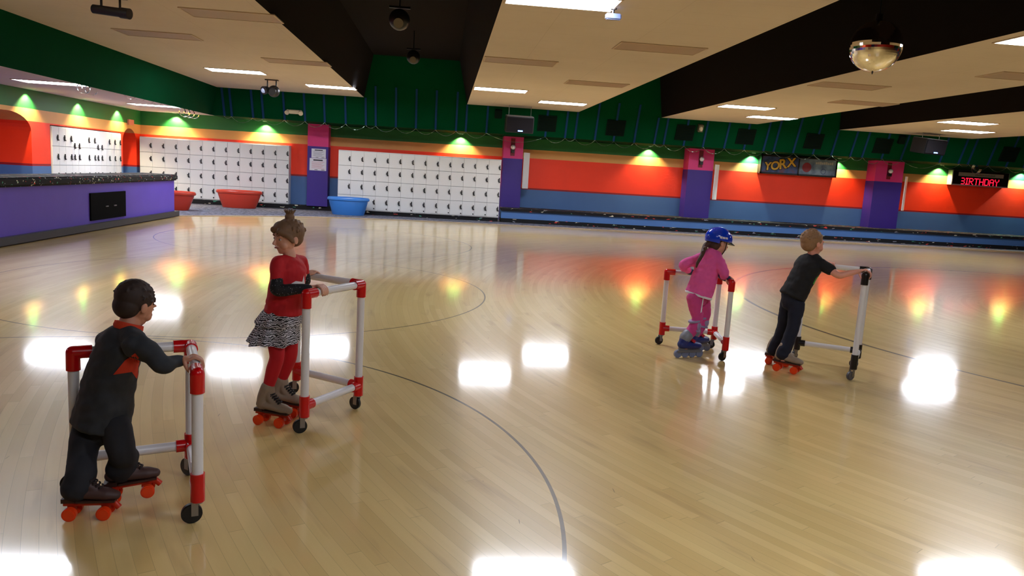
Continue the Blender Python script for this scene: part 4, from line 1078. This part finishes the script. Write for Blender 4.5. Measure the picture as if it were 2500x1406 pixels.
for kk, a_ in ((knN, anN), (knF, anF)):
    bm = B(); c_ = kk.lerp(a_, .30); sph(bm, c_+V((.022, -.006, 0)), .045, (.75, .95, 1.1)); cyl(bm, c_+V((0, 0, .03)), c_+V((-.003, 0, .045)), .052, n=20); cyl(bm, c_-V((.0, 0, .045)), c_-V((-.003, 0, .03)), .050, n=20)
    mesh('knee_pad', bm, mat('grey_purple_pad', (150, 140, 180), .5), K, smooth=50)
for c_, w_ in ((g1, w1), (g2, w2_)):
    bm = B(); sph(bm, c_.lerp(w_, .42)+V((0, 0, .014)), .036, (1.15, 1., .55)); tube(bm, [c_.lerp(w_, .7), w_+(w_-c_)*.35], [.026, .027], k=2); mesh('wrist_guard', bm, M_glove, K, smooth=60)
# helmet
f = hf.normalized(); r_ = f.cross(hu).normalized(); u = r_.cross(f).normalized(); Rh = Matrix((r_, f, u)).transposed(); Lh = lambda x, y, z: hc + Rh @ V((x, y, z))
bm = B(); g = bmesh.ops.create_uvsphere(bm, u_segments=36, v_segments=24, radius=1.)
bmesh.ops.delete(bm, geom=[v for v in bm.verts if v.co.z < -.22 - .25*(v.co.y < -.2)], context='VERTS')
for v in bm.verts:
    z = v.co.z*.098 if v.co.z > 0 else v.co.z*.11
    v.co = Lh(v.co.x*.098, v.co.y*.122-.008, z+.032)
g = bmesh.ops.solidify(bm, geom=bm.faces[:], thickness=.014)
M_helm = mat('blue_helmet_shell', (16, 60, 206), .12)
hl = mesh('helmet', bm, M_helm, K, smooth=60)
def hsub(nm_, bm, m_):
    q = mesh(nm_, bm, m_, K, smooth=50); q.parent = hl; q.matrix_parent_inverse = Matrix.Identity(4)
bm = B()
prev = None
for i in range(13):
    a = radians(-60+120*i/12); b0 = Lh(sin(a)*.097, cos(a)*.118-.008, .022); b1 = Lh(sin(a)*.085, cos(a)*.118+.038*cos(a), .008); n0 = u*.004
    q = [bm.verts.new(p) for p in (b0-n0, b0+n0, b1+n0*.5, b1-n0*.5)]
    if prev:
        for k in range(4): bm.faces.new((prev[k], prev[(k+1) % 4], q[(k+1) % 4], q[k]))
    else: bm.faces.new(q)
    prev = q
bm.faces.new(list(reversed(prev)))
hsub('visor', bm, M_dark)
def on_helm(pts, nm_, m_):
    from mathutils.bvhtree import BVHTree
    bvh = BVHTree.FromPolygons([v.co.copy() for v in hl.data.vertices], [p.vertices[:] for p in hl.data.polygons])
    bm = B()
    for poly in pts:
        vs = []
        for x, y in poly:
            d = (rt*((x-1250)/FPX) + up*(-(y-703)/FPX) + fw).normalized(); loc = bvh.ray_cast(EYE, d)[0]
            if loc is not None: vs.append(bm.verts.new(loc-d*.002))
        if len(vs) > 2: bm.faces.new(vs)
    hsub(nm_, bm, m_)
on_helm([[(1757, 577), (1764, 577), (1764, 583), (1758, 582)], [(1765, 578), (1771, 579), (1772, 584), (1765, 583)], [(1772, 579), (1777, 580), (1777, 585), (1773, 584)]], 'helmet_lettering', MATS['white_cloth'])
bm = B()
for s in (-1, 1): tube(bm, [Lh(s*.088, .02, .01), Lh(s*.075, .03, -.05), Lh(s*.02, .05, -.095)], .004, k=4, n=8)
hsub('chin_strap', bm, M_dark)
bm = B(); R_, L_ = hair_cap(bm, hc, hf, hu, .96, low=-.02, thick=.004)
tube(bm, [L_(0, -.085, -.02), L_(-.005, -.12, -.06), at(1714, 622, D3-.10), at(1704, 640, D3-.12), at(1700, 652, D3-.12)], [.026, .022, .017, .014, .008])
for k in range(5): sph(bm, at(1722-5*k, 606+9*k, D3-.1), .018-.0015*k)
remesh('hair', bm, mat('braid_brown_hair', (78, 50, 40), .7, var=.2, scale=70), K, .004, 2)
eyes_mouth(K, hc, hf, hu, .98)
# inline skates
def inline(ank, toe, ground, pitch=0., knee=None):
    f = V((toe[0], toe[1], 0)).normalized(); r_ = f.cross(V((0, 0, 1))); R0 = Matrix((r_, f, V((0, 0, 1)))).transposed() @ Matrix.Rotation(pitch, 3, 'X')
    o = V((ank.x, ank.y, ground)); L_ = lambda x, y, z: o + R0 @ V((x, y, z))
    bm = B(); rf = R0 @ V((0, 0, 1))
    tube(bm, [L_(0, -.05, .115), L_(0, .0, .112), L_(0, .06, .108), L_(0, .125, .100)], [.038, .042, .042, .032], flat=.9, ref=rf, k=4)
    kd = (knee-L_(0, -.02, .15)).normalized()
    tube(bm, [L_(0, -.03, .12), L_(0, -.02, .16), L_(0, -.02, .15)+kd*.06], [.042, .043, .042], k=4)
    bt = remesh('inline_skate', bm, mat('blue_skate_shell', (34, 48, 118), .35), K, .005, 3)
    def sub(nm_, bm, m_):
        q = mesh(nm_, bm, m_, K, smooth=40); q.parent = bt; q.matrix_parent_inverse = Matrix.Identity(4)
    bm = B(); tube(bm, [L_(0, -.022, .160)+kd*.01, L_(0, -.02, .15)+kd*.06], [.050, .048], k=3); sub('cuff', bm, mat('grey_skate_cuff', (128, 132, 144), .4))
    bm = B(); box(bm, L_(0, .03, .07), (.018, .2, .035), R0); box(bm, L_(0, .03, .055), (.03, .23, .022), R0); sub('wheel_frame', bm, mat('silver_skate_frame', (130, 134, 146), .35, metal=.5))
    for k in range(4):
        bm = B(); y = -.075+.07*k; cyl(bm, L_(-.011, y, .034), L_(.011, y, .034), .033, n=26); sub('wheel', bm, mat('grey_blue_wheel', (120, 130, 160), .35))
    bm = B(); box(bm, L_(.0, .045, .150), (.094, .03, .022), R0 @ Matrix.Rotation(-.6, 3, 'X')); sub('buckle', bm, mat('red_buckle', (190, 40, 60), .4))
inline(V((anN.x, anN.y, .2)), (.93, .25), 0., knee=knN)
inline(V((anF.x, anF.y, .2)), (.93, .35), .0, knee=knF)

# ---- boy in black t-shirt
K = thing('person', 'blond boy in a black t-shirt and dark jeans leaning on a trainer', 'person', (2.85, 5.85, 0))
D4 = 5.8
J = dict(neck=at(1984, 628, D4), chest=at(1967, 662, D4), pelvis=at(1934, 724, D4), ls=at(1962, 634, D4+.10), rs=at(2004, 644, D4-.08),
         prof=[(.064, .054), (.110, .080), (.110, .084), (.100, .080), (.098, .078), (.098, .080)])
hc = at(1984, 594, D4); hf = V((.95, .26, -.05)); hu = V((.06, .03, 1.))
skn4 = skin('skin_peach', (226, 158, 136))
g1 = V((*W4[0], H4-.025)).lerp(V((*W4[1], H4-.025)), .06)+V((0, 0, .0)); axr = (V((*W4[0], 0))-V((*W4[1], 0))).normalized()
g2 = V((*W4[1], H4-.025)).lerp(V((*W4[2], H4-.025)), .60); axl = (V((*W4[2], 0))-V((*W4[1], 0))).normalized()
w1 = g1+V((-.070, .0, .024)); e1 = at(2048, 672, D4-.2); w2_ = g2+V((-.05, -.04, .02)); e2_ = at(2000, 660, D4+.2)
bm = B(); torso(bm, J, -.012)
tube(bm, [J['chest'], J['neck'], hc-hu*.04], [.045, .038, .038]); head(bm, hc, hf, hu, 1.0)
for s_, e_, w_ in ((J['rs'], e1, w1), (J['ls'], e2_, w2_)): tube(bm, [s_, s_.lerp(e_, .5), e_, e_.lerp(w_, .4), w_], [.034, .031, .027, .026, .018])
grip_hand(bm, g1, axr, w1, .031, .98, 1); grip_hand(bm, g2, axl, w2_, .024, .98, -1)
hpN, hpF = at(1946, 742, D4-.04), at(1924, 738, D4+.06)
knN, knF = at(1936, 798, D4-.06), at(1912, 796, D4+.10)
anN, anF = at(1914, 862, D4-.06), at(1892, 852, D4+.16)
for h_, k_, a_ in ((hpN, knN, anN), (hpF, knF, anF)): tube(bm, [h_, k_, a_, a_-V((0, 0, .05))], [.050, .038, .030, .030])
remesh('body', bm, skn4, K, .0038, 5)
M_bshirt = mat('black_tshirt', (18, 18, 21), .85, var=.12, scale=14)
bm = B(); torso(bm, J, .010, .008)
for s_, e_ in ((J['rs'], e1), (J['ls'], e2_)): tube(bm, [s_, s_.lerp(e_, .3), s_.lerp(e_, .55)], [.046, .044, .044])
tube(bm, [J['ls'], J['neck']-V((0, 0, .008)), J['rs']], [.040, .048, .040])
remesh('t_shirt', bm, M_bshirt, K, .006, 6, wr=.005, wscale=15)
patch('green_print', K, [(1985, 692), (1992, 679), (2003, 668), (2001, 680), (1994, 694), (1988, 699)], 't_shirt', mat('green_shirt_print', (70, 170, 50), .7))
M_jean = mat('dark_denim', (16, 22, 42), .85, var=.25, scale=12)
bm = B(); tube(bm, [J['pelvis']+V((0, 0, .03)), J['pelvis']-V((0, 0, .05))], [.092, .088], flat=.82, ref=V((1, .5, 0)))
for h_, k_, a_ in ((hpN, knN, anN), (hpF, knF, anF)): tube(bm, [h_+V((0, 0, .01)), h_.lerp(k_, .5), k_, a_.lerp(k_, .4), a_-V((.012, 0, .012))], [.062, .059, .050, .050, .053])
remesh('jeans', bm, M_jean, K, .006, 5, wr=.005, wscale=13)
bm = B(); R_, L_ = hair_cap(bm, hc, hf, hu, 1.0, low=-.005, thick=.005)
for k in range(120):
    a = random.uniform(0, 2*pi); e = random.uniform(-.05, 1.5); d = R_ @ V((cos(e)*cos(a), cos(e)*sin(a)*1.1, sin(e))); p = L_(0, -.02, .034)+d*.080
    if (p-hc).dot(hf.normalized()) > .06 and (p-hc).dot(hu) < .05: continue
    tube(bm, [p, p+d*.006], [.005, .003], k=1, n=6)
remesh('hair', bm, mat('blond_hair', (146, 112, 80), .65, var=.2, scale=70), K, .004, 2)
eyes_mouth(K, hc, hf, hu, 1.0)
quad_skate(K, V((anN.x, anN.y, .18)), (.72, -.6), None, M_tan, 0., 1.05, pitch=-.0)
quad_skate(K, V((anF.x, anF.y, .18)), (.8, -.45), None, M_tan, 0., 1.05)
